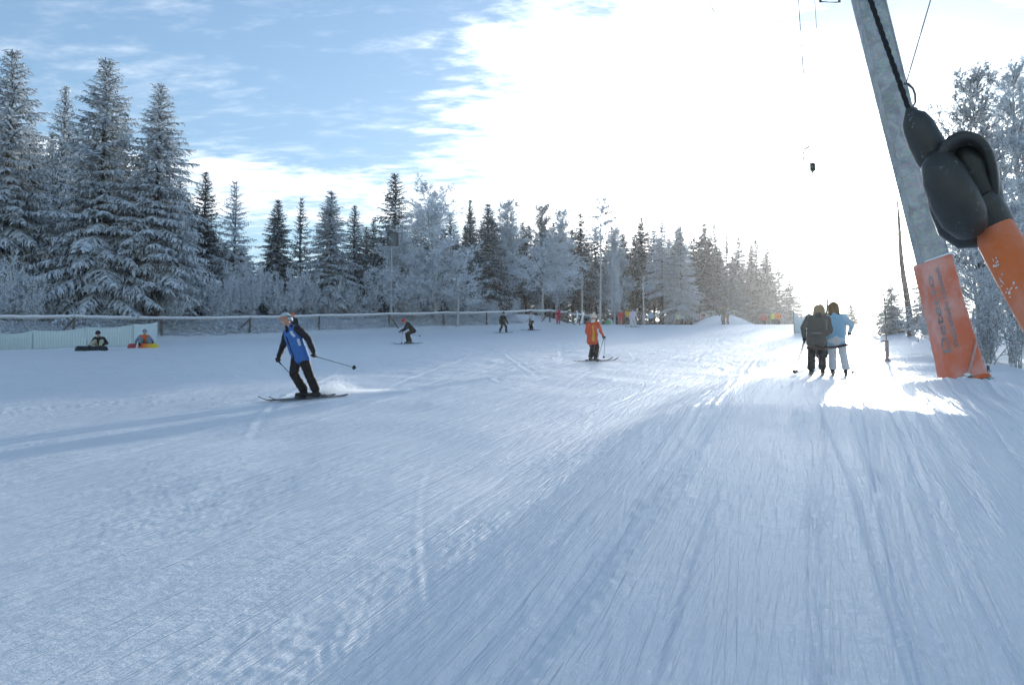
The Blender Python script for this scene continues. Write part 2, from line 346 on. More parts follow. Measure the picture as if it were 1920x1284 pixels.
# ------------------------------------------------------------------ the snow slope
def build_ground():
    y1 = np.exp(np.linspace(math.log(2.4), math.log(92), 440))
    ys = np.concatenate([np.linspace(-60, 2.0, 16), y1, np.linspace(97, 160, 12), np.geomspace(180, 800, 8)])
    u_in = np.linspace(-1, 1, 900)
    u_out = 1 + np.geomspace(0.01, 1.0, 22)
    u = np.concatenate([-u_out[::-1], u_in, u_out])
    Y, U = np.meshgrid(ys, u, indexing='ij')
    half = 3.0 + np.clip(Y, 0, 100) * 0.74
    au = np.abs(U)
    X = np.where(au <= 1, U * half, np.sign(U) * (half + (au - 1) ** 1.6 * (700 - half)))
    # de-regularise the rows a little
    Z = gz(X, Y)
    s = X * UX + Y * UY; t = X * UY - Y * UX
    det = np.zeros_like(Z)
    near = (1 - sst(Y, 40, 90)) * sst(Y, 0.5, 2)
    r = np.random.default_rng(11)
    track = sst(t, -2.2, -1.4) * (1 - sst(t, 3.0, 6.0)) * sst(s, -3, 1) * (1 - sst(s, 24, 34))
    off = 1 - track
    # pressed grooves along the lift track
    wob = 0.10 * perlin(s * 0.22, t * 0.15, 5)
    crumb = perlin(X * 11, Y * 11, 6)
    for i in range(120):
        t0 = r.uniform(-2.0, 4.5); a = r.uniform(0.02, 0.16); lam = r.uniform(2.2, 7); ph = r.uniform(0, 6.3); dr = r.normal(0, 0.022)
        w = r.uniform(0.015, 0.05) * (2.2 if i % 7 == 0 else 1); dep = r.uniform(0.005, 0.016) * (1.7 if i % 7 == 0 else 1)
        s0 = r.uniform(-2, 14); s1 = s0 + r.uniform(3, 16)
        path = t0 + a * np.sin(s / lam + ph) + dr * (s - 8) + wob
        e = (t - path) / w
        win = sst(s, s0, s0 + 1.0) * (1 - sst(s, s1 - 1.0, s1))
        berm = np.exp(-((e - 1.7) / 0.7) ** 2) * (0.7 + 0.9 * crumb) * 0.8
        det += (-np.exp(-e * e) + berm) * dep * win * track
    # ski tracks sweeping over the open slope
    for i in range(120):
        ang = r.normal(-20, 9) if i % 6 else r.normal(-38, 14)
        ca, sa = math.cos(R(90 + ang)), math.sin(R(90 + ang))
        a_ = X * ca + Y * sa; b_ = -X * sa + Y * ca
        xc = r.uniform(-16, 10); yc = 3 + 34 * r.uniform(0, 1) ** 1.4
        a0 = xc * ca + yc * sa; b0 = -xc * sa + yc * ca
        ln = r.uniform(2.0, 10.0); amp = r.uniform(0.1, 0.7) * r.choice([-1, 1]); k = r.uniform(0.08, 0.25)
        path = b0 + amp * np.sin((a_ - a0) * k * 1.5)
        for dbl in ((0.0, 0.22 + 0.1 * r.uniform()) if r.uniform() < 0.5 else (0.0,)):
            w = r.uniform(0.02, 0.05) * (1 + yc / 22); e = (b_ - path - dbl) / w
            win = np.exp(-((a_ - a0) / ln) ** 4)
            berm = np.exp(-((e - 1.8) / 0.8) ** 2) * (0.8 + 1.0 * crumb)
            det += (-0.8 * np.exp(-e * e) + berm) * r.uniform(0.003, 0.009) * win * off * (1 + yc / 40) * (0.25 + 0.75 * sst(Y, 6, 17))
    for i in range(44):
        xc = r.uniform(-7, 9); yc = r.uniform(15, 46); rad = r.uniform(1.5, 6); a0 = r.uniform(0, 6.3); half = r.uniform(0.25, 0.8)
        dx = X - xc; dy = Y - yc; rr_ = np.hypot(dx, dy); an = np.arctan2(dy, dx); da = np.abs(np.angle(np.exp(1j * (an - a0)))) / half
        w = r.uniform(0.05, 0.11); e = (rr_ - rad) / w
        det += (np.exp(-((e - 1.2) / 0.8) ** 2) * (0.9 + crumb) - 0.7 * np.exp(-e * e)) * r.uniform(0.008, 0.026) * np.clip(1 - da ** 4, 0, 1) * off * sst(Y, 13, 20)
    # scraped and churned snow
    mask = sst(perlin(X * 0.55 + 9, Y * 0.30 + 4, 7) + 0.35 * perlin(X * 1.6, Y * 0.9, 8), -0.10, 0.35)
    edge = np.exp(-((t + 2.1) / 0.8) ** 2)
    churn = np.clip(mask * off + 0.7 * edge, 0, 1)
    s2 = X * 0.31 + Y * 0.95; t2 = X * 0.95 - Y * 0.31
    wind = perlin(t2 * 2.6, s2 * 0.35, 9)
    det += near * (0.008 * off * wind
                   + (0.003 + 0.005 * churn) * perlin(t2 * 5.2, s2 * 0.7, 10)
                   + (0.002 + 0.005 * churn) * perlin(t2 * 11, s2 * 2.6, 12)
                   + (0.0012 + 0.0045 * churn) * perlin(t2 * 24, s2 * 15, 13) * (1 - sst(Y, 9, 16)))
    # longer ripples on the far, sunlit slope
    det += sst(Y, 12, 24) * (1 - sst(Y, 85, 100)) * off * (0.030 * perlin(X * 1.1 + Y * 0.3, Y * 0.75 - X * 0.2, 14) + 0.016 * perlin(X * 2.4, Y * 1.6, 15))
    Z = Z + det
    n_r, n_c = X.shape
    V = np.stack([X, Y, Z], -1).reshape(-1, 3)
    i = np.arange(n_r - 1)[:, None] * n_c + np.arange(n_c - 1)[None, :]
    F = np.stack([i, i + 1, i + n_c + 1, i + n_c], -1).reshape(-1, 4)
    o = link('snow_slope', np_mesh('snow_slope', V, F, True), None, M['snow'])
    tag(o, kind='structure')
build_ground()

# ------------------------------------------------------------------ trees
class Ribbons:
    def __init__(self): self.V = []; self.F = []; self.A = []; self.n = 0
    def strips(self, P, W, side, frost):
        """P (N,K,3) lines, W (N,K) half widths, side (N,3), frost (N,)"""
        Nn, K, _ = P.shape
        if Nn == 0: return
        a = P - side[:, None, :] * W[..., None]; b = P + side[:, None, :] * W[..., None]
        V = np.stack([a, b], 2).reshape(-1, 3)
        base = (np.arange(Nn)[:, None] * K + np.arange(K - 1)[None]) * 2
        F = np.stack([base, base + 1, base + 3, base + 2], -1).reshape(-1, 4) + self.n
        self.V.append(V); self.F.append(F); self.A.append(np.repeat(frost, K - 1)); self.n += len(V)
    def tubes(self, P, Rr, sides, frost):
        Nn, K, _ = P.shape
        if Nn == 0: return
        T = np.gradient(P, axis=1); T /= np.linalg.norm(T, axis=2, keepdims=True) + 1e-9
        ref = np.where(np.abs(T[..., 2:3]) < 0.9, np.array([0, 0, 1.0]), np.array([1.0, 0, 0]))
        A = np.cross(T, ref); A /= np.linalg.norm(A, axis=2, keepdims=True) + 1e-9; B = np.cross(T, A)
        w = np.arange(sides) * 2 * np.pi / sides
        V = P[:, :, None, :] + (A[:, :, None, :] * np.cos(w)[:, None] + B[:, :, None, :] * np.sin(w)[:, None]) * Rr[..., None, None]
        idx = (np.arange(Nn)[:, None, None] * K + np.arange(K - 1)[None, :, None]) * sides
        j = np.arange(sides); j2 = (j + 1) % sides
        F = np.stack([idx + j, idx + j2, idx + sides + j2, idx + sides + j], -1).reshape(-1, 4) + self.n
        self.V.append(V.reshape(-1, 3)); self.F.append(F); self.A.append(np.repeat(frost, (K - 1) * sides)); self.n += Nn * K * sides
    def mesh(self, name):
        return np_mesh(name, np.concatenate(self.V), np.concatenate(self.F), False, {'frost': np.concatenate(self.A)})
def unit(a): return a / (np.linalg.norm(a, axis=-1, keepdims=True) + 1e-9)
def interp(P, f):
    """points and tangents at fraction f (N,n) along lines P (N,K,3)"""
    K = P.shape[1]; x = np.clip(f, 0, 0.9999) * (K - 1); i = x.astype(int); w = (x - i)[..., None]
    n = np.arange(P.shape[0])[:, None]
    a, b = P[n, i], P[n, i + 1]
    return a * (1 - w) + b * w, unit(b - a)

def trunk_mesh(name, H, r0, seed, bend=0.15, r1=0.02, n=10, k=14, top=1.0):
    r = np.random.default_rng(seed); u = np.linspace(0, top, k)
    ph = r.uniform(0, 6.3, 2); P = np.stack([bend * np.sin(u * 2.6 + ph[0]) - bend * np.sin(ph[0]), bend * np.sin(u * 2.1 + ph[1]) - bend * np.sin(ph[1]), u * H], -1)
    rad = r0 * (1 - u) ** 0.85 + r1 + r0 * 0.35 * np.exp(-u * 45)
    rb = Ribbons(); rb.tubes(P[None], rad[None], n, np.ones(1))
    me = np_mesh(name, np.concatenate(rb.V), np.concatenate(rb.F), True); return me, P

def spruce_mesh(name, seed, H=15.0, Rb=2.8, cb=0.04, droop=0.55, dens=1.0, hang=1.0, spacing=0.36, up=30):
    r = np.random.default_rng(seed); rb = Ribbons()
    zs = []; z = cb * H
    while z < H * 0.99:
        zs.append(z); z += spacing * (1.12 - 0.35 * (z / H)) * r.uniform(0.75, 1.3)
    z0 = []; az = []
    for z in zs:
        rel = (z - cb * H) / (H * (1 - cb)); nb = int(round(8 - 3 * rel)); a0 = r.uniform(0, 6.3)
        for j in range(nb):
            z0.append(z + r.uniform(-0.07, 0.07)); az.append(a0 + j * 2 * np.pi / nb + r.uniform(-0.35, 0.35))
    z0 = np.array(z0); az = np.array(az); Bn = len(z0)
    rel = np.clip((z0 - cb * H) / (H * (1 - cb)), 0, 1)
    Ln = (Rb * (1 - rel) ** 0.82 * r.uniform(0.62, 1.14, Bn) * (0.72 + 0.28 * sst(rel, 0, 0.15)) + 0.16)
    Ln = Ln * (1 + 0.42 * perlin(np.cos(az) * 1.3 + 4, np.sin(az) * 1.3 + z0 * 0.55, seed + 60))
    pit = R(-6) + R(up + 6) * rel ** 1.6 + r.normal(0, R(6), Bn)
    u = np.linspace(0, 1, 8)
    rad = Ln[:, None] * u * np.cos(pit)[:, None]
    dz_ = Ln[:, None] * (np.sin(pit)[:, None] * u - (droop * (1 - rel) ** 0.7 * r.uniform(0.7, 1.3, Bn))[:, None] * u ** 1.8 + 0.16 * u ** 3)
    kink = r.normal(0, 0.10, (Bn, 1)) * u ** 2 * Ln[:, None]
    ca, sa = np.cos(az)[:, None], np.sin(az)[:, None]
    P = np.stack([rad * ca - kink * sa, rad * sa + kink * ca, z0[:, None] + dz_], -1)
    side = np.stack([-sa[:, 0], ca[:, 0], np.zeros(Bn)], -1)
    rb.strips(P, (0.055 * (1 - u) + 0.018)[None] * np.ones((Bn, 1)), side, r.uniform(0.6, 1.0, Bn))
    rb.tubes(P[:, ::2] - np.array([0, 0, 0.02]), np.ones((Bn, 1)) * (0.028 * (1 - u[::2]) + 0.006)[None], 3, np.zeros(Bn))
    # side branchlets
    cnt = np.maximum(3, (Ln / 0.105 * dens).astype(int))
    bi = np.repeat(np.arange(Bn), cnt * 2)
    f = np.concatenate([np.tile(np.linspace(0.10, 0.99, c), 2) for c in cnt]) + r.normal(0, 0.02, len(bi))
    f = np.clip(f, 0.05, 0.995)
    sg = np.concatenate([np.repeat([1.0, -1.0], c) for c in cnt])
    p0, tg = interp(P[bi], f[:, None]); p0 = p0[:, 0]; tg = tg[:, 0]
    th = R(52) + r.normal(0, R(10), len(bi))
    dr = unit(tg * np.cos(th)[:, None] + side[bi] * (sg * np.sin(th))[:, None] + np.array([0, 0, -0.12]) + r.normal(0, 0.10, (len(bi), 3)))
    ln = np.clip((0.11 + 0.30 * Ln[bi] * (1 - f) * np.clip(f * 4, 0.4, 1)) * r.uniform(0.65, 1.25, len(bi)), 0.08, 0.85)
    k = np.array([0, 0.55, 1.0])
    drp = (0.25 + 0.25 * (1 - rel[bi])) * ln
    Q = p0[:, None] + dr[:, None] * (ln[:, None] * k)[..., None]; Q[..., 2] -= drp[:, None] * k ** 2
    wdt = r.uniform(0.028, 0.052, len(bi))[:, None] * np.array([1.0, 0.9, 0.35])
    sd = unit(np.cross(dr, np.array([0, 0, 1.0])) + r.normal(0, 0.45, (len(bi), 3)))
    rb.strips(Q, wdt, sd, np.clip(r.normal(0.55, 0.28, len(bi)), 0, 1))
    # little twigs hanging off the branchlets like a comb
    nh = np.clip((ln / 0.13 * hang), 1, 5).astype(int); hi = np.repeat(np.arange(len(bi)), nh)
    fh = r.uniform(0.12, 1.0, len(hi)); q0, qt = interp(Q[hi], fh[:, None]); q0 = q0[:, 0]; qt = qt[:, 0]
    hd = unit(qt * 0.55 + np.array([0, 0, -0.75]) * (0.25 + 0.75 * (1 - rel[bi][hi]))[:, None] + r.normal(0, 0.28, (len(hi), 3)))
    hl = r.uniform(0.09, 0.26, len(hi)) * (0.7 + 0.5 * (1 - rel[bi][hi]))
    P2 = np.stack([q0, q0 + hd * hl[:, None]], 1)
    sdh = unit(np.cross(hd, r.normal(0, 1, (len(hi), 3))))
    rb.strips(P2, r.uniform(0.016, 0.034, len(hi))[:, None] * np.array([1.0, 0.45]), sdh, np.clip(r.normal(0.42, 0.30, len(hi)), 0, 1))
    return rb.mesh(name)

def spawn(P, Ln, n, f0, f1, ang, ratio, bias, r, K=4, curl=0.25, taper=0.55):
    Nn = P.shape[0]; f = r.uniform(f0, f1, (Nn, n)); p0, tg = interp(P, f)
    p0 = p0.reshape(-1, 3); tg = tg.reshape(-1, 3)
    per = unit(np.cross(tg, r.normal(0, 1, tg.shape))); a = R(ang) + r.normal(0, R(9), len(tg))
    d = unit(tg * np.cos(a)[:, None] + per * np.sin(a)[:, None] + np.array(bias) * r.uniform(0.4, 1.2, (len(tg), 1)))
    l = np.repeat(Ln, n) * ratio * (1 - taper * f.reshape(-1)) * r.uniform(0.65, 1.25, len(tg))
    u = np.linspace(0, 1, K)
    cv = unit(r.normal(0, 1, d.shape)) * curl
    Q = p0[:, None] + d[:, None] * (l[:, None] * u)[..., None] + (cv + np.array(bias) * 0.5)[:, None] * (l[:, None] * u ** 2 * 0.6)[..., None]
    return Q, l
def frost_tree_mesh(name, seed, H=12.0, spread=1.0, crown0=0.2, n1=26, n2=8, n3=7, n4=6, n5=0, ang1=48, bias=(0, 0, 0.25), r0=0.16, ratio1=0.36, lean=0.0, tip=(0, 0, -0.05), wt=0.014, bias2=None, taper1=0.72, reach=1.0):
    """bare broadleaved tree, every twig coated in rime"""
    r = np.random.default_rng(seed); rb = Ribbons()
    u = np.linspace(0, 1, 12); ph = r.uniform(0, 6, 2)
    T = np.stack([0.02 * H * np.sin(u * 3 + ph[0]) - 0.02 * H * np.sin(ph[0]) + lean * u ** 2 * H, 0.02 * H * np.sin(u * 2.4 + ph[1]) - 0.02 * H * np.sin(ph[1]), u * H * 0.96], -1)[None]
    B1, l1 = spawn(T, np.array([H]), n1, crown0, 0.98, ang1, ratio1 * spread, bias, r, 7, 0.15, taper1)
    rb.tubes(B1, (0.22 * r0 * (l1 / l1.max()) + 0.006)[:, None] * np.linspace(1, 0.35, 7)[None], 4, r.uniform(0.1, 0.7, len(l1)))
    b2 = bias2 or bias
    B2, l2 = spawn(B1, l1, n2, 0.12, 1.0, 42, 0.42 * reach, b2, r, 5, 0.25)
    rb.tubes(B2, (0.012 * np.ones(len(l2)))[:, None] * np.linspace(1, 0.5, 5)[None], 3, r.uniform(0.4, 1.0, len(l2)))
    B3, l3 = spawn(B2, l2, n3, 0.1, 1.0, 42, 0.46 * reach, tip, r, 4, 0.3)
    sd = unit(np.cross(B3[:, -1] - B3[:, 0], r.normal(0, 1, (len(l3), 3))))
    rb.strips(B3, np.ones((len(l3), 1)) * np.array([wt * 1.1, wt, wt * 0.8, wt * 0.5]), sd, np.clip(r.normal(0.8, 0.15, len(l3)), 0, 1))
    B4, l4 = spawn(B3, l3, n4, 0.1, 1.0, 45, 0.5 * reach, tip, r, 3, 0.3); l4 = l4
    sd = unit(np.cross(B4[:, -1] - B4[:, 0], r.normal(0, 1, (len(l4), 3))))
    rb.strips(B4, np.ones((len(l4), 1)) * np.array([wt, wt * 0.85, wt * 0.4]), sd, np.clip(r.normal(0.85, 0.15, len(l4)), 0, 1))
    if n5:
        B5, l5 = spawn(B4, l4, n5, 0.1, 1.0, 45, 0.6, tip, r, 2, 0.2)
        sd = unit(np.cross(B5[:, -1] - B5[:, 0], r.normal(0, 1, (len(l5), 3))))
        rb.strips(B5, np.ones((len(l5), 1)) * np.array([wt * 0.9, wt * 0.4]), sd, np.clip(r.normal(0.9, 0.12, len(l5)), 0, 1))
    tr = Ribbons(); tr.tubes(T, (r0 * (1 - u) ** 0.9 + 0.012 + 0.3 * r0 * np.exp(-u * 40))[None], 8, np.ones(1))
    tme = np_mesh(name + '_trunk', np.concatenate(tr.V), np.concatenate(tr.F), True)
    return rb.mesh(name), tme
def bush_mesh(name, seed, H=3.0, stems=16, n2=9, n3=7, n4=5, spread=0.75, wt=0.013):
    r = np.random.default_rng(seed); rb = Ribbons()
    az = r.uniform(0, 6.3, stems); tl = r.uniform(0.15, 1.0, stems) * spread; l = H * r.uniform(0.75, 1.1, stems)
    u = np.linspace(0, 1, 7)
    d = np.stack([np.cos(az) * tl, np.sin(az) * tl, np.ones(stems)], -1); d = unit(d)
    arch = np.stack([np.cos(az) * tl, np.sin(az) * tl, -0.55 * tl], -1)
    base = np.stack([r.normal(0, 0.25 * H * 0.3, stems), r.normal(0, 0.25 * H * 0.3, stems), np.zeros(stems)], -1)
    P = base[:, None] + d[:, None] * (l[:, None] * u)[..., None] + arch[:, None] * (l[:, None] * u ** 2.2 * 0.5)[..., None]
    st = Ribbons(); st.tubes(P, np.linspace(0.022, 0.008, 7)[None] * np.ones((stems, 1)), 4, np.ones(stems))
    sme = np_mesh(name + '_stems', np.concatenate(st.V), np.concatenate(st.F), True)
    B2, l2 = spawn(P, l, n2, 0.1, 1.0, 40, 0.40, (0, 0, 0.10), r, 5, 0.3)
    rb.tubes(B2, np.ones((len(l2), 1)) * np.linspace(0.011, 0.006, 5)[None], 3, r.uniform(0.4, 1, len(l2)))
    B3, l3 = spawn(B2, l2, n3, 0.1, 1.0, 45, 0.45, (0, 0, -0.05), r, 4, 0.4)
    sd = unit(np.cross(B3[:, -1] - B3[:, 0], r.normal(0, 1, (len(l3), 3))))
    rb.strips(B3, np.ones((len(l3), 1)) * np.array([wt * 1.1, wt, wt * 0.8, wt * 0.5]), sd, np.clip(r.normal(0.7, 0.22, len(l3)), 0, 1))
    B4, l4 = spawn(B3, l3, n4, 0.1, 1.0, 45, 0.5, (0, 0, -0.05), r, 3, 0.3)
    sd = unit(np.cross(B4[:, -1] - B4[:, 0], r.normal(0, 1, (len(l4), 3))))
    rb.strips(B4, np.ones((len(l4), 1)) * np.array([wt, wt * 0.8, wt * 0.4]), sd, np.clip(r.normal(0.75, 0.2, len(l4)), 0, 1))
    return rb.mesh(name), sme

def half_width(me):
    v = np.empty(len(me.vertices) * 3, np.float32); me.vertices.foreach_get('co', v); v = v.reshape(-1, 3)
    return float(np.percentile(np.hypot(v[:, 0], v[:, 1]), 96))
SPRUCE = []      # (crown, trunk, height, half width)
def proto_spruce(seed, H, Rb, **k):
    cme = spruce_mesh('spruce_crown', seed, H, Rb, **k); cme.materials.append(M['needles'])
    tme, _ = trunk_mesh('spruce_trunk', H, 0.011 * H, seed + 50, 0.06); tme.materials.append(M['bark'])
    SPRUCE.append((cme, tme, H, half_width(cme)))
proto_spruce(1, 15.0, 3.3, cb=0.03, droop=0.66, hang=1.55, spacing=0.32, dens=1.2)                       # 0 broad, drooping to the ground
proto_spruce(2, 15.0, 2.5, cb=0.16, droop=0.64, hang=1.5, spacing=0.31, dens=1.2)                        # 1 slim, bare foot
proto_spruce(3, 14.0, 2.7, cb=0.10, droop=0.42, up=36)                           # 2 lively
proto_spruce(4, 15.0, 2.2, cb=0.36, droop=0.48, dens=0.95)                       # 3 forest tree, bare stem
proto_spruce(5, 12.0, 2.6, cb=0.06, droop=0.30, up=40, spacing=0.46, dens=0.85)  # 4 open
FT = []
def proto_frost(seed, H, half, **k):
    c, t = frost_tree_mesh('frosted_crown', seed, H, **k); c.materials.append(M['needles']); t.materials.append(M['frost_bark']); FT.append((c, t, H, half_width(c)))
proto_frost(21, 12.0, 3.3, n1=84, n2=8, n3=6, n4=5, crown0=0.12, spread=0.95, bias=(0, 0, 0.22), tip=(0, 0, -0.04), wt=0.018, taper1=0.62, reach=1.2)       # 0 full rounded
proto_frost(22, 11.0, 2.3, n1=80, n2=8, n3=6, n4=6, crown0=0.14, spread=0.72, bias=(0, 0, 0.26), wt=0.015, ang1=44, taper1=0.74, tip=(0, 0, 0.03), reach=1.35)                  # 1 upright birch
proto_frost(23, 9.0, 3.4, n1=44, n2=9, n3=7, n4=5, crown0=0.30, spread=1.35, bias=(0, 0, 0.12), tip=(0, 0, -0.28), wt=0.019, ang1=62, bias2=(0, 0, -0.16))  # 2 arching
proto_frost(24, 17.0, 2.4, n1=34, n2=9, n3=8, n4=6, n5=0, crown0=0.62, spread=0.62, bias=(0, 0, 0.05), tip=(0, 0, 0.02), wt=0.024, ang1=66, r0=0.17)          # 3 tall larch with a top tuft
BUSH = []
for sd_, H_, k_ in ((31, 3.0, {}), (32, 2.6, dict(spread=1.1)), (33, 3.4, dict(spread=0.55, stems=14))):
    c, s_ = bush_mesh('bush_twigs', sd_, H_, **k_); c.materials.append(M['needles']); s_.materials.append(M['frost_bark']); BUSH.append((c, s_, H_))

rt = random.Random(5)
def tree(name, proto, px, top, d, half, frost=1.0, label=None, cat='tree', group=None, rz=None, tint=0.0):
    """plant a tree whose top shows at photograph row `top`; half = crown half width in photograph pixels"""
    g = on_ground(px, d); tz = pt(px, top, d).z
    Hh = tz - g.z; sz = Hh / proto[2]; sx = (half * d / FPX) / proto[3]
    e = empty(name, (g.x, g.y, g.z - 0.05), rt.uniform(0, 6.28) if rz is None else rz)
    e.scale = (sx, sx, sz)
    c = link('crown', proto[0], e); c.color = (frost, tint, 0, 1)
    t = link('trunk', proto[1], e)
    s = min(1.6, max(0.6, sz / sx)); t.scale = (s, s, 1)
    tag(e, label, cat, group)
    return e
S, FRT = SPRUCE, FT
tree('spruce_tree', S[0], 4, 74, 49, 114, 1.12, 'tall frosted spruce cut off by the left edge of the photo')
tree('spruce_tree', S[2], 105, 150, 58, 64, 1.12, 'frosted spruce whose narrow top shows between the two tallest left spruces')
tree('spruce_tree', S[0], 184, 92, 50, 120, 1.13, 'tallest broad frosted spruce with branches drooping to the ground, left side')
tree('spruce_tree', S[1], 288, 144, 51, 86, 1.16, 'slim tall frosted spruce with bare lower trunk, third from the left edge')
tree('spruce_tree', S[2], 378, 317, 62, 52, 0.69, 'dark green spruce top beside the slim frosted spruce on the left')
tree('larch_tree', S[4], 434, 333, 62, 56, 1.38, 'pale white larch between the left spruces and the open sky gap')
tree('spruce_tree', S[0], 517, 369, 70, 48, 0.75, 'dark bushy spruce standing right of the open sky gap on the left')
tree('spruce_tree', S[4], 562, 366, 73, 34, 0.75, 'thin spruce with sparse ragged top above the hedge')
tree('spruce_tree', S[0], 617, 352, 66, 62, 1.12, 'broad grey frosted spruce above the middle of the hedge')
tree('spruce_tree', S[2], 662, 382, 71, 40, 0.77, 'smaller dark spruce tucked right of the broad grey spruce')
tree('spruce_tree', S[2], 738, 321, 76, 58, 0.69, 'tall dark pointed spruce behind the floodlight mast')
tree('broadleaved_tree', FRT[0], 740, 432, 66, 58, 1.10, 'white rime-covered small tree right beside the floodlight mast')
tree('broadleaved_tree', FRT[0], 816, 341, 68, 78, 1.15, 'big rounded white rime-covered tree in the middle of the wood edge')
tree('broadleaved_tree', FRT[2], 858, 470, 67, 56, 1.15, 'low white arching tree at the right foot of the big rounded white tree')
tree('spruce_tree', S[2], 881, 371, 84, 30, 0.65, 'dark narrow spruce top just right of the big rounded white tree')
tree('spruce_tree', S[0], 915, 376, 79, 46, 0.75, 'dark spruce with heavy hanging branches above the standing snowboarder')
tree('birch_tree', FRT[1], 960, 373, 82, 48, 1.05, 'pale upright birch with feathery top right of the dark hanging spruce')
tree('birch_tree', FRT[1], 1012, 380, 92, 40, 0.67, 'sparse see-through birch top in the middle of the wood')
tree('birch_tree', FRT[1], 1044, 388, 88, 42, 0.95, 'dense pale birch left of the dark spruce by the tall larch')
tree('broadleaved_tree', FRT[2], 1018, 440, 75, 78, 1.08, 'wide tree with long arching white boughs above the end of the fence')
tree('spruce_tree', S[3], 1090, 394, 90, 38, 0.69, 'dark spruce directly left of the tall larch with bare stem')
tree('larch_tree', FRT[3], 1125, 353, 76, 40, 1.05, 'tallest larch with long bare pale stem and tufted top')
tree('birch_tree', FRT[1], 1163, 420, 92, 38, 0.96, 'frosted round-topped birch right of the tall larch')
tree('spruce_tree', S[3], 1206, 402, 93, 40, 0.65, 'dark pointed spruce with bare stem between two pale trees')
tree('larch_tree', S[3], 1243, 408, 88, 38, 1.34, 'white larch with pale bare stem, left of the white hanging spruce')
tree('spruce_tree', S[1], 1278, 411, 87, 34, 1.16, 'narrow white spruce with long hanging branches near the snow mound')
tree('spruce_tree', S[0], 1324, 414, 94, 56, 0.69, 'broad dark double-topped spruce behind the snow mound')
tree('spruce_tree', S[2], 1343, 418, 95, 34, 0.69, 'second top of the dark pair behind the snow mound')
tree('spruce_tree', S[2], 1366, 432, 99, 34, 0.69, 'slim spruce top right above the snow mound railing')
tree('spruce_tree', S[0], 1388, 440, 142, 42, 0.73, 'spruce right of the snow mound, fourth from the end of the wood')
tree('spruce_tree', S[2], 1421, 438, 141, 46, 0.73, 'highest spruce of the last group at the right end of the wood')
tree('spruce_tree', S[0], 1442, 461, 143, 44, 0.75, 'spruce right beside the highest one of the last group')
tree('spruce_tree', S[2], 1464, 489, 147, 40, 0.75, 'falling edge spruce, third from the right end of the wood')
tree('spruce_tree', S[0], 1484, 518, 150, 36, 0.77, 'low falling edge spruce, second from the right end of the wood')
tree('spruce_tree', S[4], 1503, 551, 152, 28, 0.75, 'smallest spruce at the very right end of the wood')
tree('spruce_tree', S[0], 1597, 562, 112, 28, 0.69, 'small lone spruce on the crest behind the two lift riders')
tree('spruce_tree', S[4], 1549, 571, 118, 16, 0.65, 'thin ragged little spruce on the crest above the lift riders heads')
tree('spruce_tree', S[0], 1673, 524, 56, 36, 0.96, 'frosted spruce behind the thin marker pole right of the lift')
tree('spruce_tree', S[2], 1742, 455, 47, 44, 0.94, 'frosted spruce half hidden behind the orange padded mast')
tree('birch_tree', FRT[1], 1856, 118, 27, 92, 0.77, 'tall feathery frosted tree behind the near tow bar at the right')
tree('birch_tree', FRT[1], 1945, 108, 30, 100, 0.96, 'frosted tree cut off by the right edge of the photo')
tree('broadleaved_tree', FRT[0], 1898, 330, 24, 105, 0.95, 'lower spreading frosted tree behind the orange tow bar tube')
tree('broadleaved_tree', FRT[2], 1835, 415, 30, 80, 0.75, 'arching frosted tree just right of the orange mast padding')
# the thin half-dead tree by the lift
def dead_tree():
    a = on_ground(1708, 49); H = pt(1690, 350, 49).z - a.z
    e = empty('dead_tree', a - Vector((0, 0, 0.1))); tag(e, 'half-dead thin tree with bare stem leaning left beside the mast', 'tree')
    r = np.random.default_rng(77); u = np.linspace(0, 1, 12)
    T = np.stack([-0.085 * u * H * 0.8 + 0.05 * np.sin(u * 9), 0.1 * np.sin(u * 3), u * H], -1)[None]
    rb = Ribbons(); rb.tubes(T, (0.19 * (1 - u) ** 0.8 + 0.03)[None], 9, np.ones(1))
    link('trunk', np_mesh('dead_trunk', np.concatenate(rb.V), np.concatenate(rb.F), True), e, M['bark'])
    rb = Ribbons()
    B, l = spawn(T, np.array([H]), 18, 0.25, 0.99, 70, 0.13, (0, 0, 0.1), r, 5, 0.5, 0.3)
    rb.tubes(B, np.ones((len(l), 1)) * np.linspace(0.022, 0.008, 5)[None], 4, np.full(len(l), 0.3))
    B2, l2 = spawn(B, l, 6, 0.3, 1, 50, 0.5, (0, 0, 0), r, 4, 0.5)
    rb.tubes(B2, np.ones((len(l2), 1)) * np.linspace(0.012, 0.006, 4)[None], 3, np.full(len(l2), 0.4))
    c = link('crown', rb.mesh('dead_crown'), e, M['needles']); c.color = (0.7, 1, 0, 1)
dead_tree()
# a forked young birch at the wood edge
tree('birch_tree', FRT[1], 1153, 470, 80, 15, 1.00, 'young thin white birch with forked stem right of the tall larch')
# the wood behind the front row
for i in range(74):
    if i < 50:
        px = 690 + i * 15.2 + rt.uniform(-9, 9); d = (100, 112, 124, 106, 130)[i % 5] + rt.uniform(-3, 3)
        prof = np.interp(px, [690, 760, 880, 1000, 1120, 1210, 1330, 1430, 1480, 1520], [400, 410, 395, 415, 425, 425, 435, 462, 515, 560])
        pr = S[3] if (px > 900 and d < 116) else S[rt.choice([0, 2])]
        if px > 1372: d += 42
    else:
        px = -110 + (i - 50) * 24 + rt.uniform(-10, 10); d = rt.choice([66, 76, 86]) + rt.uniform(-3, 3)
        prof = np.interp(px, [-110, 60, 200, 330, 380, 480], [170, 240, 260, 330, 420, 470]); pr = S[rt.choice([0, 2, 1])]
    tree('spruce_tree', pr, px, prof + rt.uniform(-8, 30), d, rt.uniform(42, 56) * 90 / d, rt.uniform(0.62, 0.74),
         'dark spruce deep in the wood behind the front row of trees', 'tree', 'dark spruces inside the wood')
